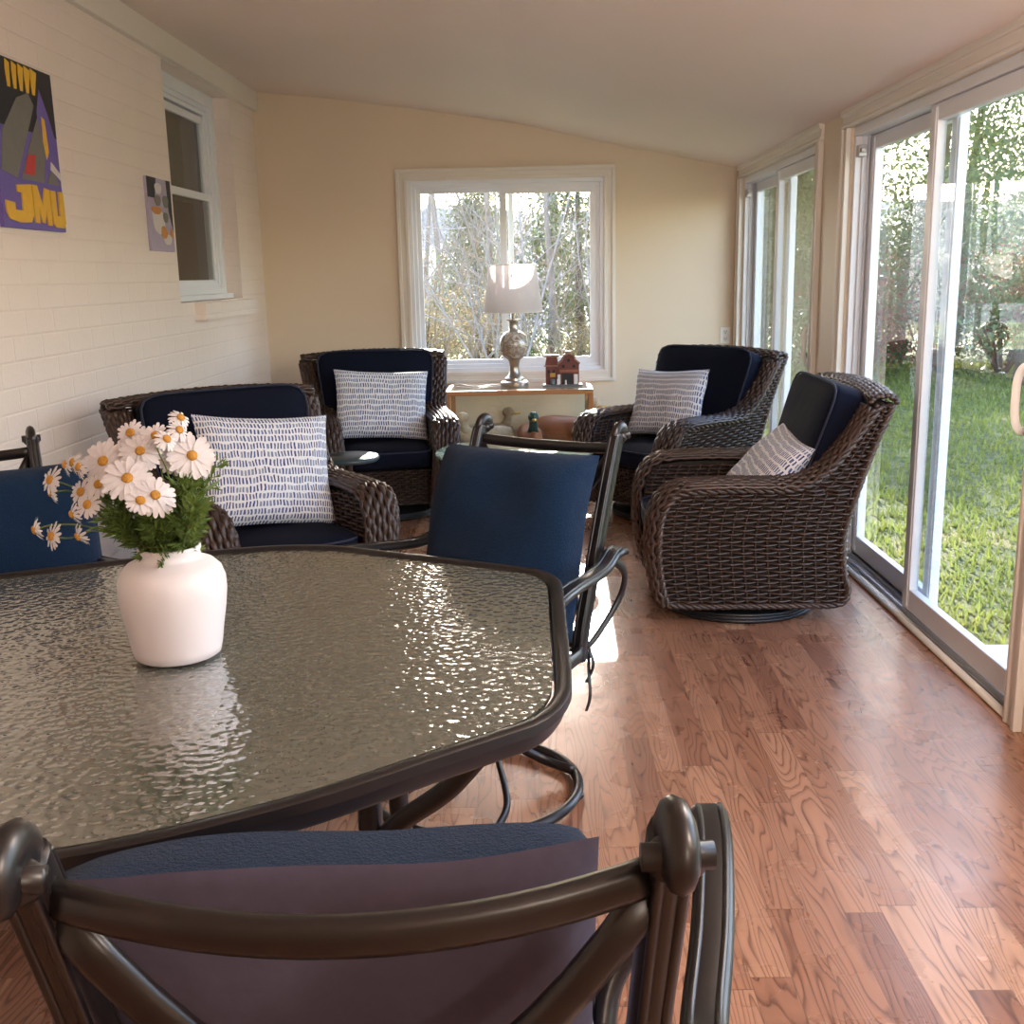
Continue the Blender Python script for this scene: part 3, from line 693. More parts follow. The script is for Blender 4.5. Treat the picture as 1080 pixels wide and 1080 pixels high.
# ================================================================== VASE AND DAISIES
VX, VY = -.652, 1.845; VZ = TZ + .0005
vase_prof = [(.0, .0), (.078, .0), (.084, .004), (.088, .02), (.094, .06), (.101, .10), (.105, .135), (.1045, .16), (.098, .18), (.084, .195), (.066, .203), (.060, .208), (.0585, .216), (.061, .224), (.0615, .229), (.058, .231), (.054, .228), (.052, .21), (.09, .17), (.096, .12), (.08, .02), (0, .012)]
vase_prof = [(a * .9, b * .88) for a, b in vase_prof]
t = MB().lathe(vase_prof, 56).build('vase', 'vase', smooth=True); t.location = (VX, VY, VZ); tag(t, 'matte white ceramic vase of daisies on the dining table', 'vase')
def daisy_head(R, n, droop, disk):
    pm = MB(); dm = MB()
    for layer in range(2):
        for k in range(n):
            a = 2 * PI * (k + .5 * layer) / n + random.uniform(-.08, .08); L_ = R * random.uniform(.88, 1.05); wd = R * .125
            c, s_ = math.cos(a), math.sin(a); vs = []
            for q, (r_, ww) in enumerate(((.2, .4), (.45, .85), (.75, 1), (.93, .75), (1.0, .3))):
                z = R * (.05 - droop * (r_ ** 2) + random.uniform(-.03, .03)) - .002 * layer
                for sg in (-1, 0, 1):
                    vs.append((L_ * r_ * c - sg * wd * ww * s_, L_ * r_ * s_ + sg * wd * ww * c, z + (.0 if sg else -.10 * wd)))
            fs = []
            for q in range(4):
                for g in range(2): i = q * 3 + g; fs.append((i, i + 3, i + 4, i + 1))
            pm.add(vs, fs)
    dm.ell((0, 0, R * .06), (R * disk, R * disk, R * disk * .55), 14, 8)
    dm.lathe([(0, -R * .12), (R * .12, -R * .1), (R * .2, .0)], 8)
    return pm, dm
heads = []
kinds = [(.044, 12, .10, .22), (.039, 11, .25, .22), (.026, 9, .15, .32), (.021, 8, .45, .36)]
kdat = []
for (R, n, dr, dk) in kinds: kdat.append(daisy_head(R, n, dr, dk))
FL = [ # px offset from (188,585) in photo-sized units -> metres .0019 ; depth ; kind ; facing
 (130,490,0,.02),(166,500,0,-.05),(192,515,1,-.06),(181,518,2,-.075),(132,508,2,-.02),(110,517,2,.0),(122,526,2,-.03),(82,505,2,.0),(98,491,3,.03),(108,494,3,.01),(88,494,3,.04),
 (180,467,2,.03),(196,468,3,.0),(203,462,3,.03),(213,487,0,.03),(158,477,1,.05),(90,553,2,-.05),(72,548,3,-.04),(112,555,3,-.04),(168,480,1,.01),(198,486,1,.04),(150,466,2,.06),(104,536,3,-.02),(76,519,3,.02),(198,453,3,.07),(117,482,3,.06),(222,500,3,.05)]
where = ['standing tallest', 'leaning left', 'leaning right', 'at the front', 'at the back', 'drooping low on the left']
LABS = ['large open daisy at the upper left middle of the bouquet', 'large open daisy at the front centre of the bouquet', 'open daisy hanging at the front right of the bouquet', 'small daisy overlapping the front right bloom',
 'small daisy just under the large upper left bloom', 'small daisy facing forward at left of the front centre bloom', 'small daisy below the others at left centre', 'small daisy on the far left edge of the bouquet', 'half closed daisy high on the left edge', 'half closed daisy between left edge and the big bloom', 'half closed daisy, outermost at upper left',
 'small daisy at the top of the bouquet before the pillow', 'tiny brownish daisy near the top right', 'tiny daisy highest at the right', 'large daisy turned sideways at the right edge', 'white daisy behind the front centre bloom', 'small daisy drooping alone at lower left', 'closed daisy lowest and furthest left', 'sideways daisy beside the lone lower left bloom', 'white daisy crowded in the middle of the bouquet',
 'white daisy between the middle and the right edge', 'small daisy at the back, left of the top', 'tiny daisy hanging under the left cluster', 'tiny daisy low on the left edge cluster', 'bud-like daisy on the highest stem at right', 'tiny daisy above the left cluster', 'tiny daisy on the right outer edge']
first = {}
for q, (u, v, kd, dy) in enumerate(FL):
    P = V((VX + (u - 182) * .00183, VY + dy - .035, .905 + (585 - v) * .00183))
    fd = V(((u - 150) * .010, -1.0 - dy * 6, .55 + (505 - v) * .006)) if kd != 3 else V(((u - 150) * .02, -.7, .25 + (505 - v) * .012))
    fd.normalize()
    root = thing('daisy', LABS[q], 'flower', tuple(P), 0, 'daisies in the white vase')
    qt = fd.to_track_quat('Z', 'Y')
    if kd in first: pe, de = first[kd]; pe, de = pe.copy(), de.copy(); COL.objects.link(pe); COL.objects.link(de)
    else:
        pm, dm = kdat[kd]; pe = pm.build('petals', 'petal', smooth=True); de = dm.build('flower_centre', 'disk', smooth=True); first[kd] = (pe, de)
    for o in (pe, de): o.parent = root; o.rotation_mode = 'QUATERNION'; o.rotation_quaternion = qt
    th = random.uniform(0, 2 * PI); rr = random.uniform(0, .03)
    rim = V((VX + .03 * max(-1, min(1, (u - 150) / 60)) + .01 * math.cos(th), VY + .25 * dy + .01 * math.sin(th), VZ + .198)); bot = V((VX - .3 * (rim.x - VX), VY + .01, VZ + .03))
    st = cr([bot - P, rim - P, rim.lerp(P, .55) - P + V(((u - 150) * -.0001, 0, .02)), -fd * .035, -fd * .002], 5)
    MB().tube(st, .0016, 5).build('stem', 'stem', root, smooth=True)
def sprig(L_, seed):
    random.seed(seed); m = MB(); pts = [V((0, 0, 0))]; d = V((0, 0, 1))
    for i in range(8): d = (d + V((random.uniform(-.12, .12), random.uniform(-.12, .12), 0))).normalized(); pts.append(pts[-1] + d * (L_ / 8))
    m.tube(pts, [.0018 * (1 - .08 * i) for i in range(9)], 4)
    for i in range(1, 9):
        for k in range(7 if i > 2 else 3):
            a = random.uniform(0, 2 * PI); e = V((math.cos(a), math.sin(a), random.uniform(.3, 1.1))).normalized(); ln = random.uniform(.02, .045)
            p0 = pts[i]; pm_ = p0 + e * ln * .55; p1 = p0 + e * ln + V((0, 0, .003)); s_ = e.cross(V((random.uniform(-1, 1), random.uniform(-1, 1), .2))).normalized() * random.uniform(.0022, .005)
            m.add([p0, pm_ - s_, p1, pm_ + s_], [(0, 1, 2, 3)])
            for g in (-1, 1):
                f_ = (e + s_.normalized() * g * .9).normalized(); b0 = p0.lerp(p1, .45); b1 = b0 + f_ * ln * .5
                m.add([b0, b0.lerp(b1, .5) + s_.cross(f_).normalized() * .0018, b1, b0.lerp(b1, .5) - s_.cross(f_).normalized() * .0018], [(0, 1, 2, 3)])
    return m
sp = [sprig(.14, 3), sprig(.11, 5), sprig(.17, 9)]; spf = {}
SPL = ['leftmost', 'lower left', 'left centre', 'front centre', 'middle', 'right centre', 'lower right', 'rightmost']
random.seed(11)
for q in range(30):
    k = q % 3
    if k in spf: o = spf[k].copy(); COL.objects.link(o)
    else: o = sp[k].build('foliage_sprig', 'fern'); spf[k] = o
    a = (q / 30) * 2 * PI * 3.3; tilt = .08 + .78 * ((q * 7 % 30) / 30)
    dirv = V((math.cos(a) * math.sin(tilt) * 1.15 - .12, math.sin(a) * math.sin(tilt) * .8 - .05, math.cos(tilt))).normalized()
    o.location = (VX + .03 * math.cos(a), VY + .03 * math.sin(a), VZ + .175); o.rotation_mode = 'QUATERNION'; o.rotation_quaternion = dirv.to_track_quat('Z', 'Y')
    s_ = .78 + .30 * random.random(); o.scale = (s_, s_, s_)
    tag(o, 'feathery green foliage sprig among the daisy stems in the white vase', 'foliage', 'foliage sprigs in the vase')

# ================================================================== DINING CHAIRS
def make_dining():
    t = thing('dining_chair', '', 'dining chair')
    HW = .225
    for sx in (-1, 1):
        m = MB(); P = cr([(sx * .215, .20, .355), (sx * .218, .215, .45), (sx * .222, .27, .61), (sx * .225, .33, .78), (sx * .226, .385, .915), (sx * .226, .400, .945)], 5)
        m.tube(P, .017, 10, ry=.022, up=(0, 1, 0), pw=.7)
        for g in (-.009, .009): m.tube([q + V((g, -.020, 0)) for q in P], .005, 6); m.tube([q + V((g, .020, 0)) for q in P], .005, 6)
        # scroll
        sc_ = [(sx * .226, .402, .935)] + [(sx * .226, .423 + .030 * (1 - a / 9) * math.cos(PI - a * .62), .945 + .026 * (1 - a / 9) * math.sin(PI - a * .62)) for a in range(7)]
        m.tube(cr(sc_, 4), .013, 10, ry=.019); m.ell((sx * .226, .417, .940), (.023, .018, .018), 12, 8); m.tube([(sx * .226 - .025, .423, .945), (sx * .226 + .025, .423, .945)], .010, 10)
        m.build('back_post', 'bronze', t, smooth=True)
    m = MB()
    for (za, zb_, yo, r0) in ((.935, .90, .05, .015),):
        pts = []
        for i in range(17):
            u = -1 + i / 8; pts.append((u * .222, .385 + .045 * (1 - u * u), .912 - .014 * (1 - u * u)))
        m.tube(pts, .009, 8, ry=.0155, up=(0, 0, 1), pw=.7)
    m.build('top_rail', 'bronze', t, smooth=True)
    m = MB()
    def yb(z): return .20 + (z - .38) * .345
    for inv in (0, 1):
        pts = []
        for i in range(17):
            u = -1 + i / 8; z = (.895 - .20 * (1 - abs(u) ** 1.8)) if not inv else (.44 + .17 * (1 - abs(u) ** 1.8)); pts.append((u * .215, yb(z) + .045 * (1 - u * u) + .005, z))
        m.tube(pts, .009, 8, ry=.015, up=(0, 0, 1), pw=.7)
    m.tube([(.055 * math.cos(a * PI / 12), yb(.655) + .052, .655 + .05 * math.sin(a * PI / 12)) for a in range(24)], .009, 8, closed=True)
    m.tube([(-.212, yb(.42) - .002, .42), (0, yb(.42) + .03, .42), (.212, yb(.42) - .002, .42)], .012, 8); m.build('back_scrolls', 'bronze', t, smooth=True)
    m = MB(); rc = cr([(-.22, .20, .385), (-.235, -.1, .385), (-.20, -.235, .385), (0, -.25, .385), (.20, -.235, .385), (.235, -.1, .385), (.22, .20, .385), (0, .22, .385)], 5, True)
    m.tube(rc, .014, 8, ry=.02, closed=True); m.box((-.2, -.2, .385), (.2, .19, .393)); m.build('seat_frame', 'bronze', t, smooth=True, auto=.7)
    for sx in (-1, 1):
        m = MB(); P = cr([(sx * .268, .33, .640), (sx * .282, .27, .648), (sx * .300, .18, .630), (sx * .335, .05, .640), (sx * .368, -.10, .655), (sx * .383, -.20, .650), (sx * .385, -.235, .62)], 6)
        n_ = len(P); rr = [.030 if i < 7 else .024 for i in range(n_)]
        m.tube(P, rr, 12, ry=.012, up=(0, 0, 1), pw=.75)
        for g in (-.014, .014): m.tube([q + V((g, 0, .010)) for q in P[2:-2]], .0045, 6)
        m.tube(cr([(sx * .380, -.22, .635), (sx * .355, -.21, .55), (sx * .262, -.17, .45), (sx * .238, -.13, .39)], 5), .012, 8, ry=.018)
        m.tube(cr([(sx * .280, .26, .635), (sx * .282, .335, .58), (sx * .262, .345, .50), (sx * .232, .25, .40), (sx * .22, .2, .39)], 6), .008, 8, ry=.013)
        m.tube([(sx * .225, .235, .60), (sx * .285, .235, .63)], .009, 8)
        m.build('armrest', 'bronze', t, smooth=True)
    # swivel rocker base
    m = MB(); m.tube(arc((0, 0), .282, 0, 2 * PI * 63 / 64, 63, .022), .014, 10, closed=True)
    for k in range(3): a = k * 2 * PI / 3 + .4; m.ell((.282 * math.cos(a), .282 * math.sin(a), .010), (.018, .018, .010), 10, 6)
    m.build('base_ring', 'bronze', t, smooth=True)
    for k in range(4):
        a = PI / 4 + k * PI / 2; b = a + .9
        m = MB(); m.tube(cr([(.278 * math.cos(a), .278 * math.sin(a), .03), (.20 * math.cos(a + .25), .20 * math.sin(a + .25), .055), (.11 * math.cos(a + .45), .11 * math.sin(a + .45), .13), (.045 * math.cos(a + .6), .045 * math.sin(a + .6), .25)], 6), .009, 8, ry=.014); m.build('leg', 'bronze', t, smooth=True)
    m = MB(); m.lathe([(0, .22), (.05, .22), (.05, .27), (.03, .28), (.03, .32), (.0, .32)], 16); m.box((-.11, -.13, .315), (.11, .13, .325)); m.tube([(-.09, -.12, .33), (-.09, .12, .33)], .016, 8); m.tube([(.09, -.12, .33), (.09, .12, .33)], .016, 8); m.box((-.12, -.04, .345), (.12, .04, .376))
    m.build('swivel_mount', 'bronze', t, smooth=True, auto=.6)
    m = sup_cushion(.43, .43, .07, 5, 12, .1, (0, -.03, .430)); o = m.build('seat_cushion', 'seatgrey', t, smooth=True)
    piping(.426, .426, 5, (0, -.03, .430), 0, .005, .022).build('piping', 'seatgrey', o, smooth=True)
    for sx in (-1, 1):
        m = MB(); m.tube(cr([(sx * .20, .18, .425), (sx * .23, .225, .40), (sx * .225, .235, .33), (sx * .235, .225, .25), (sx * .22, .23, .20)], 5), .002, 4, ry=.006); m.tube(cr([(sx * .20, .18, .425), (sx * .215, .23, .40), (sx * .24, .235, .34), (sx * .215, .24, .28)], 5), .002, 4, ry=.006); m.build('cushion_tie', 'black', o)
    return t
din = make_dining()
DC = [(-.175, 2.71, -32, 'dark metal patio chair with blue pillow at the far right side of the dining table', 0),
      (-1.447, 2.60, 30, 'dark metal patio chair behind the table by the left brick wall', 0),
      (-.158, 1.10, 183, 'dark metal patio chair nearest the viewer, seen from behind', 0)]
DP = [('navy blue fleece pillow upright on the dining chair beyond the far right table corner', -.005, .155, .685, -.30, .0, .49, .50),
      ('navy blue pillow on the left dining chair behind the daisies', .10, .06, .69, -.28, .0, .50, .47),
      ('blue fleece pillow with grey back on the nearest dining chair', .03, .19, .695, -.30, .03, .46, .47)]
for i, (x, y, rz, lab, _) in enumerate(DC):
    c = din if i == 0 else copy_tree(din); r = math.radians(rz)
    c.location = (x, y, 0); c.scale = ((1, 1, 1.03)[i], 1, (1, 1, 1.035)[i]); c.rotation_euler = (0, 0, r); c['label'] = lab; c['group'] = 'metal patio chairs around the dining table'
    lab2, px, py, pz, tilt, roll, pw_, phh = DP[i]
    wx = x + px * math.cos(r) - py * math.sin(r); wy = y + px * math.sin(r) + py * math.cos(r)
    rot = (Matrix.Rotation(r, 3, 'Z') @ Matrix.Rotation(tilt, 3, 'X') @ Matrix.Rotation(roll, 3, 'Y')).to_euler()
    throw_pillow('seat_pillow', ['blue', 'grey'], pw_, phh, .13, lab2, 'pillow', (wx, wy, pz), rot, 'blue pillows on the dining chairs', ear=.03, seed=20 + i * 5.1, seam=.035, pw=.42, wr=1.3)

# ================================================================== GLASS CABINET TABLE, LAMP, HOUSE, DUCKS
t = thing('display_cabinet', 'low oak display case with glass top and sides under the far window', 'cabinet', (-.092, 7.43, 0)); CT = .632
w2, d2 = .495, .27
m = MB(); b = .034
for sx in (-1, 1):
    for sy in (-1, 1):
        x0, x1 = sorted((sx * w2, sx * (w2 - b))); y0, y1 = sorted((sy * d2, sy * (d2 - b)))
        m2 = MB().box((x0, y0, 0), (x1, y1, CT - .032)).build('leg', 'oak', t, bevel=.003)
m.box((-w2, -d2, CT - .032), (w2, -d2 + b, CT)); m.box((-w2, d2 - b, CT - .032), (w2, d2, CT)); m.box((-w2, -d2 + b, CT - .032), (-w2 + b, d2 - b, CT)); m.box((w2 - b, -d2 + b, CT - .032), (w2, d2 - b, CT)); m.build('top_frame', 'oak', t, bevel=.003)
m = MB(); m.box((-w2 + .002, -d2 + .002, .16), (w2 - .002, d2 - .002, .20)); m.build('case_base', 'oak', t, bevel=.003)
m = MB(); m.box((-w2 + b, d2 - b, .20), (w2 - b, d2 - b + .008, CT - .034)); m.box((-w2 + .01, -d2 + .03, .20), (w2 - .01, d2 - .03, .206)); m.build('lining', 'case_floor', t)
m = MB(); m.box((-w2 + b - .004, -d2 + b - .004, CT - .008), (w2 - b + .004, d2 - b + .004, CT + .0)); m.build('glass_top', 'case_glass', t)
m = MB(); m.box((-w2 + b - .002, -d2 + .012, .20), (w2 - b + .002, -d2 + .017, CT - .032)); m.box((-w2 + .012, -d2 + b, .20), (-w2 + .017, d2 - b, CT - .032)); m.box((w2 - .017, -d2 + b, .20), (w2 - .012, d2 - b, CT - .032)); m.build('glass_sides', 'case_glass', t)
M['duck_brown'] = plain('decoy_brown', (.30, .20, .12), .6, nz=.5, nscale=40); M['duck_tan'] = plain('decoy_tan', (.48, .36, .24), .6, nz=.35, nscale=50)
M['duck_rust'] = plain('decoy_rust', (.35, .12, .05), .55, nz=.3); M['duck_green'] = plain('decoy_green_head', (.01, .06, .05), .3); M['duck_bill'] = plain('decoy_bill', (.55, .33, .06), .5)
def duck(label, loc, rz, body, head, s=1.0):
    t = thing('duck_decoy', label, 'decoy', loc, rz, 'carved duck decoys inside the display case'); t.scale = (s, s, s)
    m = MB(); pts = [(0, .17, .075), (0, .12, .065), (0, .05, .06), (0, -.03, .062), (0, -.09, .075), (0, -.115, .10)]
    m.tube(cr(pts, 5), [.008 + .055 * math.sin(PI * min(1, .08 + i / 25 * .95)) ** .7 for i in range(26)], 14, ry=[.012 + .05 * math.sin(PI * min(1, .08 + i / 25 * .95)) ** .7 for i in range(26)]); m.ell((0, .02, .055), (.062, .12, .053), 18, 12); m.build('body', body, t, smooth=True)
    m = MB(); m.ell((0, -.10, .175), (.027, .034, .028), 14, 10); m.tube(cr([(0, -.07, .085), (0, -.092, .12), (0, -.1, .165)], 4), [.034, .032, .030, .027, .024, .022, .021, .021, .022], 12); m.build('head', head, t, smooth=True)
    m = MB(); m.ell((0, -.145, .166), (.014, .028, .007), 12, 8); m.build('bill', 'duck_bill', t, smooth=True)
duck('green headed mallard decoy in the middle of the glass case', (-.02, 7.36, .2065), .15, 'duck_rust', 'duck_green', 1.35)
duck('tan hen decoy at the left inside the glass case', (-.36, 7.33, .2065), -1.1, 'duck_tan', 'duck_tan', 1.35)
duck('brown speckled decoy turned away behind the mallard', (-.30, 7.56, .2065), 1.9, 'duck_brown', 'duck_brown', 1.3)
duck('rusty orange decoy at the right inside the glass case', (.27, 7.42, .2065), .9, 'duck_rust', 'duck_tan', 1.75)
# lamp
t = thing('table_lamp', 'pewter table lamp with round pearl body and grey linen shade on the glass case', 'lamp', (-.124, 7.42, CT + .001), math.radians(0)); 
MB().lathe([(0, 0), (.095, 0), (.097, .006), (.097, .03), (.088, .038), (.068, .042), (.066, .058), (.055, .066), (.042, .08), (.036, .10), (.031, .13), (.035, .165), (.045, .185), (.05, .192)], 40).build('lamp_base', 'pewter', t, smooth=True, auto=.8)
MB().lathe([(.048, .188), (.072, .202), (.092, .232), (.101, .27), (.100, .305), (.088, .34), (.066, .366), (.04, .378)], 40).build('lamp_body', 'marble', t, smooth=True)
MB().lathe([(.04, .375), (.032, .388), (.029, .43), (.034, .442), (.05, .448), (.05, .455), (.02, .458), (.014, .46), (.014, .53), (0, .53)], 32).build('lamp_neck', 'pewter', t, smooth=True, auto=.8)
m = MB(); S0, S1, n = (.203, .505), (.157, .815), 48
m.lathe([S0, S1], n); m.f = [f for f in m.f if len(f) == 4]; m.mi = [0] * len(m.f); o = m.build('lamp_shade', 'shade', t, smooth=True)
m = MB(); m.tube(arc((0, 0), S0[0], 0, 2 * PI * 47 / 48, 47, S0[1]), .003, 6, closed=True); m.tube(arc((0, 0), S1[0], 0, 2 * PI * 47 / 48, 47, S1[1]), .003, 6, closed=True)
m.tube([(-S1[0], 0, S1[1]), (S1[0], 0, S1[1])], .002, 4); m.build('shade_trim', 'trim', o, smooth=True)
MB().lathe([(0, .815), (.006, .815), (.009, .828), (0, .838)], 12).build('finial', 'pewter', t, smooth=True)
M['bulb'] = plain('frosted_bulb', (.85, .83, .78), .3); MB().ell((0, 0, .60), (.03, .03, .05), 16, 10).build('bulb', 'bulb', t, smooth=True)
m = MB(); m.tube(cr([(-.20, 7.46, CT + .004), (-.30, 7.52, CT + .004), (-.36, 7.44, CT + .004), (-.43, 7.47, CT + .004), (-.50, 7.60, CT + .004), (-.55, 7.66, CT + .004), (-.60, 7.69, CT - .1), (-.60, 7.7, .3), (-.61, 7.71, .02)], 6), .003, 6); tag(m.build('lamp_cord', 'white', smooth=True), 'white cord trailing from the lamp over the case top', 'cord')
# little house
M['brickred'] = plain('toy_house_red', (.17, .045, .035), .6, nz=.3, nscale=60); M['roofbr'] = plain('toy_roof', (.30, .17, .10), .7, nz=.4, nscale=70); M['toygrey'] = plain('toy_base_grey', (.16, .17, .18), .7)
t = thing('model_house', 'miniature red village shop house standing right of the lamp on the glass case', 'model house', (.205, 7.40, CT + .001), 0)
MB().box((-.135, -.06, 0), (.135, .07, .012)).build('base', 'toygrey', t, bevel=.002)
m = MB(); m.box((-.115, -.02, .012), (-.03, .06, .135)); m.prism([(-.12, .135), (-.025, .135), (-.038, .20), (-.107, .20)], -.02, .06, 'y'); m.box((-.03, -.03, .012), (.112, .06, .12)); m.prism([(-.03, .12), (.112, .12), (.112, .15), (.085, .175), (.075, .2), (.041, .215), (.007, .2), (-.003, .175), (-.03, .15)], -.03, .06, 'y'); m.build('walls', 'brickred', t)
m = MB(); m.box((-.125, -.028, .198), (-.02, .065, .212)); m.tube([(-.035, -.035, .152), (-.004, -.035, .178), (.006, -.035, .206), (.041, -.035, .222), (.076, -.035, .206), (.086, -.035, .178), (.117, -.035, .152)], .007, 6); m.box((.02, .0, .2), (.06, .06, .235)); m.box((-.127, -.028, .134), (-.025, -.018, .142)); m.build('roof', 'roofbr', t)
for (x, z, w_, h_) in ((-.095, .10, .016, .022), (-.06, .10, .016, .022), (.005, .135, .018, .02), (.077, .135, .018, .02), (.041, .175, .018, .02)):
    y = -.021 if x < -.03 else -.031; MB().box((x - w_ / 2, y - .002, z - h_ / 2), (x + w_ / 2, y + .001, z + h_ / 2)).build('window', 'black', t)
MB().box((-.02, -.034, .095), (.105, -.028, .112)).build('shop_sign', 'duck_rust', t)
MB().box((-.005, -.034, .014), (.07, -.029, .088)).build('doorway', 'black', t)
for (x, w_) in ((-.025, .02), (.09, .026)): MB().box((x - w_ / 2, -.037, .014), (x + w_ / 2, -.030, .08)).build('door', 'white', t)
MB().box((-.085, -.05, .065), (-.05, -.02, .09)).build('awning', 'duck_bill', t)
m = MB(); m.tube([(-.068, -.05, .012), (-.068, -.05, .05)], .016, 10); m.build('barrel', 'toygrey', t, smooth=True)
for (x, s_) in ((-.035, 1), (.02, .8)): MB().lathe([(0, 0), (.01 * s_, 0), (.006 * s_, .025 * s_), (.007 * s_, .034 * s_), (0, .042 * s_)], 10, (x, -.052, .012)).build('figure', 'white', t, smooth=True)

# ================================================================== ROUND GLASS TABLE, SIDE TABLES
M['greenglass'] = NT('green_edge_glass').m
gb = M['greenglass'].node_tree.nodes['Principled BSDF']; gb.inputs['Base Color'].default_value = (.62, .86, .78, 1); gb.inputs['Transmission Weight'].default_value = .92; gb.inputs['Roughness'].default_value = .02; gb.inputs['IOR'].default_value = 1.5
t = thing('coffee_table', 'round glass topped coffee table between the wicker armchairs', 'table', (-.10, 5.50, 0))
MB().lathe([(0, .478), (.405, .478), (.411, .484), (.411, .49), (.405, .496), (0, .496)], 64).build('glass_top', 'greenglass', t, smooth=True, auto=.9)
for k in range(3):
    a = k * 2 * PI / 3 + .5; m = MB(); m.tube(cr([(.30 * math.cos(a), .30 * math.sin(a), 0), (.20 * math.cos(a), .20 * math.sin(a), .12), (.12 * math.cos(a), .12 * math.sin(a), .28), (.26 * math.cos(a), .26 * math.sin(a), .477)], 6), .014, 8); m.build('leg', 'wicker', t, smooth=True)
MB().tube(arc((0, 0), .15, 0, 2 * PI * 31 / 32, 31, .2), .01, 8, closed=True).build('leg_ring', 'wicker', t, smooth=True)
t = thing('side_table', 'small dark square side table with moulded top between the two right armchairs', 'side table', (1.24, 5.22, 0), .05)
m = MB()
for (s_, z0, z1) in ((.145, .485, .5), (.16, .465, .487), (.15, .455, .466)): m.box((-s_, -s_, z0), (s_, s_, z1))
m.build('table_top', 'dark_paint', t, bevel=.005)
m = MB(); m.tube([(-.11, -.11, .504), (.11, -.11, .504), (.11, .11, .504), (-.11, .11, .504)], .005, 6, closed=True); m.build('top_moulding', 'dark_paint', t)
for sx in (-1, 1):
    for sy in (-1, 1): MB().box((sx * .13 - .014, sy * .13 - .014, 0), (sx * .13 + .014, sy * .13 + .014, .455)).build('leg', 'barkdark', t)
MB().box((-.125, -.125, .36), (.125, .125, .455)).build('drawer_box', 'barkdark', t)
t = thing('side_table', 'small round dark side table between the two left armchairs', 'side table', (-.95, 5.42, 0))
MB().lathe([(0, .47), (.15, .47), (.158, .478), (.158, .488), (.15, .496), (0, .496)], 40).build('table_top', 'dark_paint', t, smooth=True, auto=.8)
MB().lathe([(0, 0), (.11, 0), (.11, .015), (.03, .03), (.02, .1), (.02, .44), (.05, .47), (0, .47)], 24).build('pedestal', 'wicker', t, smooth=True)

# ================================================================== PAINTINGS ON THE LEFT WALL
for nm, c in (('pg', (.16, .155, .14)), ('pgold', (.72, .42, .03)), ('ppurple', (.13, .09, .36)), ('pblack', (.012, .012, .02)), ('pwhite', (.62, .58, .56)), ('pred', (.5, .03, .03)), ('porange', (.55, .22, .04)), ('plilac', (.38, .33, .45))):
    M[nm] = plain('paint_' + nm, c, .5, nz=.12, nscale=30)
def poly_plate(name, polys, mat, x0, x1, parent):
    m = MB()
    for p in polys: m.prism(p, x0, x1, 'x')
    return m.build(name, mat, parent)
# big painting: y 3.98..4.48 , z 1.59..2.18 ; local (y,z) in metres from its lower near corner
PW, PH = .52, .60; PY, PZ_ = 3.965, 1.588
t = thing('painting', 'tall purple, black and gold painting with gold letters JMU on the left wall', 'painting', (XL + .001, PY, PZ_))
m = MB(); m.box((0, 0, 0), (.018, PW, PH)); m.build('canvas', 'ppurple', t)
X = .018
def blob(cy, cz, ry_, rz_, n=20, w_=.12, s=0): return [(cy + ry_ * math.cos(2 * PI * i / n) * (1 + w_ * math.sin(3 * 2 * PI * i / n + s)), cz + rz_ * math.sin(2 * PI * i / n) * (1 + w_ * math.cos(2 * 2 * PI * i / n + s))) for i in range(n)]
poly_plate('painted_black_ground', [[(.0, .36), (.52, .36), (.52, .6), (.0, .6)]], 'pblack', X, X + .0008, t)
poly_plate('painted_purple_drape', [[(.40, .53), (.46, .44), (.50, .36), (.515, .2), (.44, .19), (.38, .28), (.36, .44)]], 'ppurple', X, X + .0014, t)
poly_plate('painted_grey_shapes', [[(.02, .20), (.14, .18), (.34, .46), (.30, .50), (.20, .47), (.06, .34)], [(.17, .18), (.36, .18), (.40, .30), (.36, .42), (.26, .30)], [(.39, .18), (.50, .18), (.44, .24)]], 'pg', X, X + .002, t)
poly_plate('painted_gold_strokes', [[(.14 + k * .05, .50), (.16 + k * .05, .50), (.17 + k * .055, .585), (.14 + k * .05, .595), (.135 + k * .05, .56)] for k in range(5)] + [[(.395, .43), (.42, .42), (.43, .30), (.405, .27), (.39, .33)]], 'pgold', X, X + .003, t)
poly_plate('painted_white_band', [[(.43, .235), (.515, .20), (.515, .225), (.44, .265)]], 'pwhite', X, X + .0036, t)
poly_plate('painted_red_patch', [[(.20, .20), (.28, .20), (.31, .28), (.24, .27)]], 'pred', X, X + .003, t)
J = [(.12, .155), (.235, .165), (.235, .055), (.21, .025), (.12, .02), (.04, .03), (.02, .055), (.02, .095), (.09, .09), (.09, .065), (.15, .065), (.155, .13), (.12, .13)]
U_l = [(.40, .155), (.445, .155), (.445, .06), (.47, .06), (.475, .155), (.515, .155), (.517, .035), (.50, .015), (.425, .015), (.405, .03)]
M_l = [(.245, .025), (.245, .165), (.285, .165), (.32, .09), (.35, .16), (.39, .155), (.39, .02), (.355, .02), (.35, .085), (.325, .025), (.305, .03), (.285, .09), (.28, .025)]
for nm, p in (('letter_j', J), ('letter_m', M_l), ('letter_u', U_l)): poly_plate(nm, [p], 'pgold', X, X + .005, t)
t = thing('painting', 'small abstract painting in black, lilac, white and orange beside the left window', 'painting', (XL + .001, 5.50, 1.538))
MB().box((0, 0, 0), (.015, .355, .36)).build('canvas', 'plilac', t); X = .015
poly_plate('painted_black_shapes', [[(0, .26), (.1, .26), (.14, .36), (0, .36)]], 'pblack', X, X + .001, t)
poly_plate('painted_black_edge', [[(.29, .36), (.355, .36), (.355, .1), (.30, .2)]], 'pblack', X, X + .001, t)
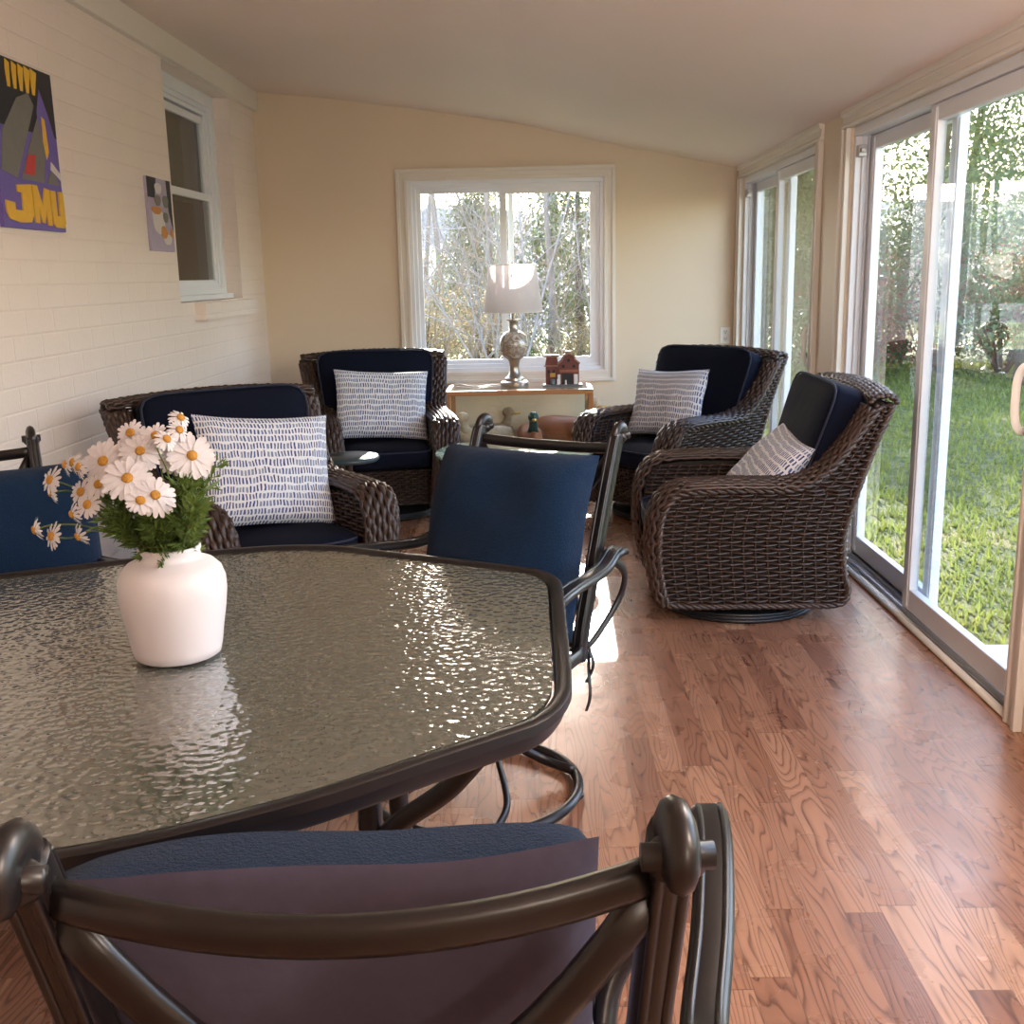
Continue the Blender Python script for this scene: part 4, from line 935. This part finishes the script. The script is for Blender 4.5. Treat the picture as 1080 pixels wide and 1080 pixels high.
poly_plate('painted_white_shapes', [blob(.13, .15, .09, .07, s=1), blob(.25, .06, .06, .03), blob(.16, .31, .05, .03)], 'pwhite', X, X + .002, t)
poly_plate('painted_orange_shapes', [blob(.11, .20, .07, .022), blob(.20, .095, .05, .03, s=2), [(.30, .08), (.34, .07), (.34, .1), (.31, .12)]], 'porange', X, X + .003, t)
poly_plate('painted_grey_shapes', [blob(.14, .25, .045, .03), blob(.26, .25, .04, .035), blob(.24, .17, .04, .03)], 'pg', X, X + .0026, t)

# ================================================================== OUTSIDE
def gz(x, y): 
    return -.17 - .02 * max(0, y - 12) - .25 * 0 + .10 * noise.noise(V((x * .12, y * .12, 0)))
m = MB(); nx, ny = 60, 60; gx0, gx1, gy0, gy1 = -30, 45, -12, 60
for j in range(ny + 1):
    for i in range(nx + 1):
        x = gx0 + (gx1 - gx0) * i / nx; y = gy0 + (gy1 - gy0) * j / ny; m.v.append((x, y, gz(x, y) - .02))
for j in range(ny):
    for i in range(nx): q = j * (nx + 1) + i; m.f.append((q, q + 1, q + nx + 2, q + nx + 1)); m.mi.append(0)
o = m.build('ground', 'lawn', smooth=True); struct(o)
MB().box((1.64, -2.2, -.25), (2.9, 4.15, -.11)).build('patio_slab', 'slab', bevel=.01); struct(bpy.data.objects['patio_slab'])
random.seed(5); m = MB()
for i in range(52000):
    y = 2.4 + 17 * random.random() ** 1.5; x = 1.66 + random.random() ** 1.2 * (1.9 + y * .6); x = x + 1.3 if y < 4.15 else x; z = gz(x, y) - .02
    a = random.uniform(0, 2 * PI); h = random.uniform(.02, .055) * (1 + y * .04); wd = .003 + .0012 * y
    dx, dy = math.cos(a) * wd, math.sin(a) * wd; lx, ly = random.uniform(-.03, .03), random.uniform(-.03, .03)
    m.v += [(x - dx, y - dy, z), (x + dx, y + dy, z), (x + lx, y + ly, z + h)]; k = 3 * i; m.f.append((k, k + 1, k + 2)); m.mi.append(0)
tag(m.build('grass', 'blade'), 'short green grass blades of the sunny lawn outside the doors', 'grass', kind='stuff')

def branchy(mb, p, d, L_, r, depth, rng, tips, maxd):
    n = 4; pts = [p]; rs = [r]; q = p.copy(); dd = d.copy()
    for i in range(n):
        dd = (dd + V((rng.uniform(-.16, .16), rng.uniform(-.16, .16), rng.uniform(-.05, .12)))).normalized(); q = q + dd * (L_ / n); pts.append(q.copy()); rs.append(r * (1 - .13 * (i + 1)))
        if depth < maxd and (i > 0 or depth > 0):
            for _ in range(2 if depth else (2 if i > 1 else 0)):
                a = rng.uniform(0, 2 * PI); sd_ = dd.cross(V((math.cos(a), math.sin(a), .3))).normalized(); nd = (dd * rng.uniform(.4, 1) + sd_ * rng.uniform(.6, 1.1) + V((0, 0, .15))).normalized()
                branchy(mb, q, nd, L_ * rng.uniform(.45, .7), rs[-1] * rng.uniform(.4, .6), depth + 1, rng, tips, maxd)
    mb.tube(pts, rs, 5 if depth < 2 else 3, cap=False); tips.append(q)
def tree_mesh(seed, H_, r, maxd=3, bark='bark'):
    rng = random.Random(seed); m = MB(); tips = []; branchy(m, V((0, 0, -.3)), V((rng.uniform(-.08, .08), rng.uniform(-.08, .08), 1)).normalized(), H_, r, 0, rng, tips, maxd); return m, tips
def leaves(mb, centres, n, spread, size, rng):
    for i in range(n):
        c = rng.choice(centres); g = V((rng.gauss(0, 1), rng.gauss(0, 1), rng.gauss(0, .8))) * spread; p = c + g
        a = V((rng.uniform(-1, 1), rng.uniform(-1, 1), rng.uniform(-1, 1))).normalized(); b = a.cross(V((rng.uniform(-1, 1), rng.uniform(-1, 1), rng.uniform(-1, 1)))).normalized(); s = size * rng.uniform(.6, 1.3)
        mb.add([p - a * s, p - b * s * .45, p + a * s, p + b * s * .45], [(0, 1, 2, 3)])
bare = []
for k, (sd_, H_, r) in enumerate(((1, 6, .15), (2, 5.5, .07), (3, 6.5, .09), (4, 5, .05))):
    m, tips = tree_mesh(sd_, H_, r); bare.append(m.build('bare_tree', 'bark', smooth=True))
BT = [(-3.2, 16, 0, 0, 1.1), (-2.1, 18, 2, 1.2, 1), (-.9, 21, 1, 2.0, 1.1), (.3, 19, 3, .6, 1.3), (1.3, 23, 2, 3.1, 1.2), (-4.6, 24, 1, 4, 1.3), (2.2, 27, 0, 2.4, 1.2), (-1.8, 27, 3, 5, 1.7), (.6, 30, 0, 5.5, 1.3), (-5.8, 30, 2, 1.7, 1.3), (-3.4, 31, 3, 2.2, 1.7), (-2.7, 13.5, 3, 3.9, 1.0), (1.9, 17, 3, 4.4, .9), (-7.0, 26, 0, .5, 1.2), (3.4, 33, 1, 3.3, 1.5), (-.2, 34, 2, .2, 1.3)]
DESC = ['thick pale trunk at the left of the far window view', 'tall leafless tree just right of the pale trunk', 'thin leafless tree left of the lamp', 'small leafless tree behind the lamp shade', 'leafless tree in the right half of the window view', 'distant leafless tree at the left edge of the window view', 'leafless tree at the right edge of the far window', 'distant slender tree left of the window bar', 'distant leafless tree behind the window bar', 'leafless tree hidden deep at far left', 'distant slender tree at the left in the woods', 'young leafless tree close outside the window at left', 'young leafless tree close outside the window at right', 'outermost left leafless tree in the woods', 'furthest leafless tree toward the right', 'furthest leafless tree in the middle of the woods']
for i, (x, y, k, rz, s) in enumerate(BT):
    o = bare[k] if not bare[k].get('used') else bare[k].copy()
    if bare[k].get('used'): COL.objects.link(o)
    bare[k]['used'] = 1
    o.location = (x, y, gz(x, y)); o.rotation_euler = (0, 0, rz); o.scale = (s, s, s); tag(o, DESC[i], 'tree', 'bare trees beyond the far window')
for o in bpy.data.objects:
    if 'used' in o: del o['used']
def leafy(name, label, loc, kind, rz=0, s=1, cat='tree', group=None):
    key = kind
    if key not in leafy.cache:
        rng = random.Random(hash(key) % 1000 if False else len(leafy.cache) + 40)
        if kind.startswith('tall'):
            m, tips = tree_mesh(50 + len(leafy.cache), 6.5, .10, 2); tips = []
            for _ in range(230): z = rng.uniform(.6, 8.2); rr = 2.3 * math.sqrt(max(.05, 1 - ((z - 3.8) / 4.8) ** 2)) * rng.uniform(.35, 1); a = rng.uniform(0, 2 * PI); tips.append(V((rr * math.cos(a), rr * math.sin(a), z)))
            lm = MB(); leaves(lm, tips, 19000, .21, .050, rng); leafy.cache[key] = (m, lm, 'leafA', 'barkdark')
        elif kind.startswith('holly'):
            m = MB(); m.tube([(0, 0, -.2), (.05, 0, 1.5), (0, .05, 3.4)], [.09, .07, .03], 7); cs = []
            for _ in range(90): z = rng.uniform(.2, 3.8); rr = 1.3 * (1 - (z / 4.2)) ** .7 + .15; a = rng.uniform(0, 2 * PI); rr *= rng.uniform(.4, 1); cs.append(V((rr * math.cos(a), rr * math.sin(a), z)))
            lm = MB(); leaves(lm, cs, 12000, .20, .05, rng); leafy.cache[key] = (m, lm, 'leafA', 'barkdark')
        else:
            m = MB(); cs = []
            for _ in range(14): a = rng.uniform(0, 2 * PI); e = V((math.cos(a) * rng.uniform(.3, .8), math.sin(a) * rng.uniform(.3, .8), rng.uniform(.7, 1.5))); m.tube([(0, 0, -.1), e * .5 + V((0, 0, .1)), e], [.02, .014, .006], 4); cs += [e, e * .75, e * .55]
            lm = MB(); leaves(lm, cs, 4200, .22, .032, rng); leafy.cache[key] = (m, lm, 'leafC' if 'russet' in kind else 'leafB', 'barkdark')
    t = thing(name, label, cat, loc, rz, group); t.scale = (s, s, s); d = leafy.cache[key]
    if len(d) == 4:
        a = d[0].build('trunk' if 'shrub' not in name else 'stems', d[3], t, smooth=True); b = d[1].build('crown' if 'shrub' not in name else 'foliage', d[2], t); leafy.cache[key] = (a, b)
    else:
        for q in d: c = q.copy(); COL.objects.link(c); c.parent = t
    return t
leafy.cache = {}
for i, (x, y, kd, rz, s, lab) in enumerate([
    (6.9, 15.5, 'tallA', 0, 1.0, 'tall leafy tree seen through the upper glass of the near sliding door'), (10.0, 17.5, 'tallB', 1, 1.1, 'tall leafy tree at the right edge of the near door view'), (7.0, 21, 'tallB', 3, 1.15, 'leafy tree behind the fixed pane of the near sliding door'),
    (9.2, 24, 'tallA', 2, 1.35, 'far leafy tree between the two nearer ones'), (13.0, 25, 'tallB', 5, 1.3, 'far leafy tree on the right of the lawn')]):
    leafy('leafy_tree', lab, (x, y, gz(x, y)), kd, rz, s, group='leafy trees along the lawn')
for i, (x, y, rz, s, lab) in enumerate([(3.1, 14.0, 0, .8, 'dark evergreen holly at the end of the lawn left of the near door'), (.9, 20.0, 2, 1.1, 'dark evergreen behind the lamp in the far window'), (3.9, 18.5, 4, 1.3, 'dense evergreen outside the far sliding door'), (-1.2, 24, 1, .9, 'distant evergreen left of the window bar'), (6.6, 18.0, 1, .8, 'evergreen holly beneath the tall trees on the lawn edge'), (11.0, 21, 3, 1.2, 'evergreen holly at the far right end of the lawn'), (5.6, 25, 5, 1.7, 'evergreen seen through the far sliding door behind the dense one')]):
    leafy('evergreen_tree', lab, (x, y, gz(x, y)), 'holly', rz, s, group='evergreens around the lawn')
for i, (x, y, kd, rz, s, lab) in enumerate([(5.0, 16.5, 'russet', 0, 1.2, 'russet shrub at the lawn edge seen through the fixed pane'), (7.4, 17.2, 'russet', 2, 1.3, 'russet shrub right of the first at the lawn edge'), (-1.6, 16, 'dry', 0, .9, 'golden dry shrub left of the lamp in the far window'), (-.8, 17.5, 'dry', 3, 1.0, 'golden dry shrub beside the lamp base in the far window'), (-2.6, 20, 'dry', 1, 1.2, 'dry shrub behind the pale trunk'), (.85, 16.5, 'dry', 4, .7, 'dry shrub at the right of the far window'), (2.6, 21, 'dry', 5, 1.5, 'dry shrub between the window and far door'), (8.9, 19, 'dry', 2, 1.4, 'dry shrub under the trees at right')]):
    leafy('shrub', lab, (x, y, gz(x, y)), kd, rz, s, 'shrub', 'shrubs at the edge of the lawn')
# leafless thickets: many thin stems and twigs
def thicket(seed, H_, n):
    rng = random.Random(seed); m = MB()
    for _ in range(n):
        a = rng.uniform(0, 2 * PI); l = rng.uniform(.15, .8); branchy(m, V((.1 * math.cos(a), .1 * math.sin(a), -.1)), V((l * math.cos(a), l * math.sin(a), 1)).normalized(), H_ * rng.uniform(.7, 1.1), .016, 1, rng, [], 3)
    return m
tk = [thicket(71, 3.0, 7).build('bare_thicket', 'twig', smooth=True), thicket(72, 2.6, 6).build('bare_thicket', 'twig2', smooth=True)]
TK = [(-2.3, 14.5, 0, 0, 'leafless thicket of pale twigs at the left of the far window'), (-1.3, 15.5, 1, 1, 'leafless twiggy thicket left of the lamp shade'), (-.4, 14.2, 0, 2, 'leafless thicket straight behind the lamp'), (.5, 15.4, 1, 3, 'leafless thicket right of the lamp in the far window'),
      (1.2, 16.8, 0, 4, 'leafless thicket at the right edge of the far window'), (-1.9, 18.5, 1, 5, 'leafless thicket deeper behind the left pane'), (.1, 19.5, 0, 1.5, 'leafless thicket deeper behind the window bar'), (-3.2, 20.5, 0, 2.5, 'leafless thicket at the far left of the woods'), (1.5, 21.5, 1, 3.5, 'leafless thicket deeper behind the right pane')]
for i, (x, y, k, rz, lab) in enumerate(TK):
    o = tk[k] if i in (0, 1) else tk[k].copy()
    if i > 1: COL.objects.link(o)
    o.location = (x, y, gz(x, y)); o.rotation_euler = (0, 0, rz); s_ = .95 + .12 * (i % 3); o.scale = (s_, s_, s_); tag(o, lab, 'shrub', 'leafless thickets beyond the far window')
# wooded hillside closing the view
M['hill'] = (lambda t: (t.set(Base_Color=t.ramp(t.noise(t.map(t.pos(), (1, 1, .35)), .9, 8, .75), [(.32, srgb(96, 98, 96)), (.5, srgb(150, 140, 128)), (.66, srgb(196, 184, 160))]), Roughness=1.0), t.m)[1])(NT('wooded_hillside'))
m = MB(); n = 90
for j in range(13):
    for i in range(n + 1):
        a = -.75 + 2.2 * i / n; r = 44 + j * 2.2; z = -1.2 + (6.5 + 1.6 * noise.noise(V((a * 9, j * .35, 2)))) * (j / 12) ** .8
        m.v.append((r * math.sin(a), r * math.cos(a), z + .5 * noise.noise(V((a * 60, j, 0)))))
for j in range(12):
    for i in range(n): q = j * (n + 1) + i; m.f.append((q, q + 1, q + n + 2, q + n + 1)); m.mi.append(0)
struct(m.build('hillside', 'hill'))
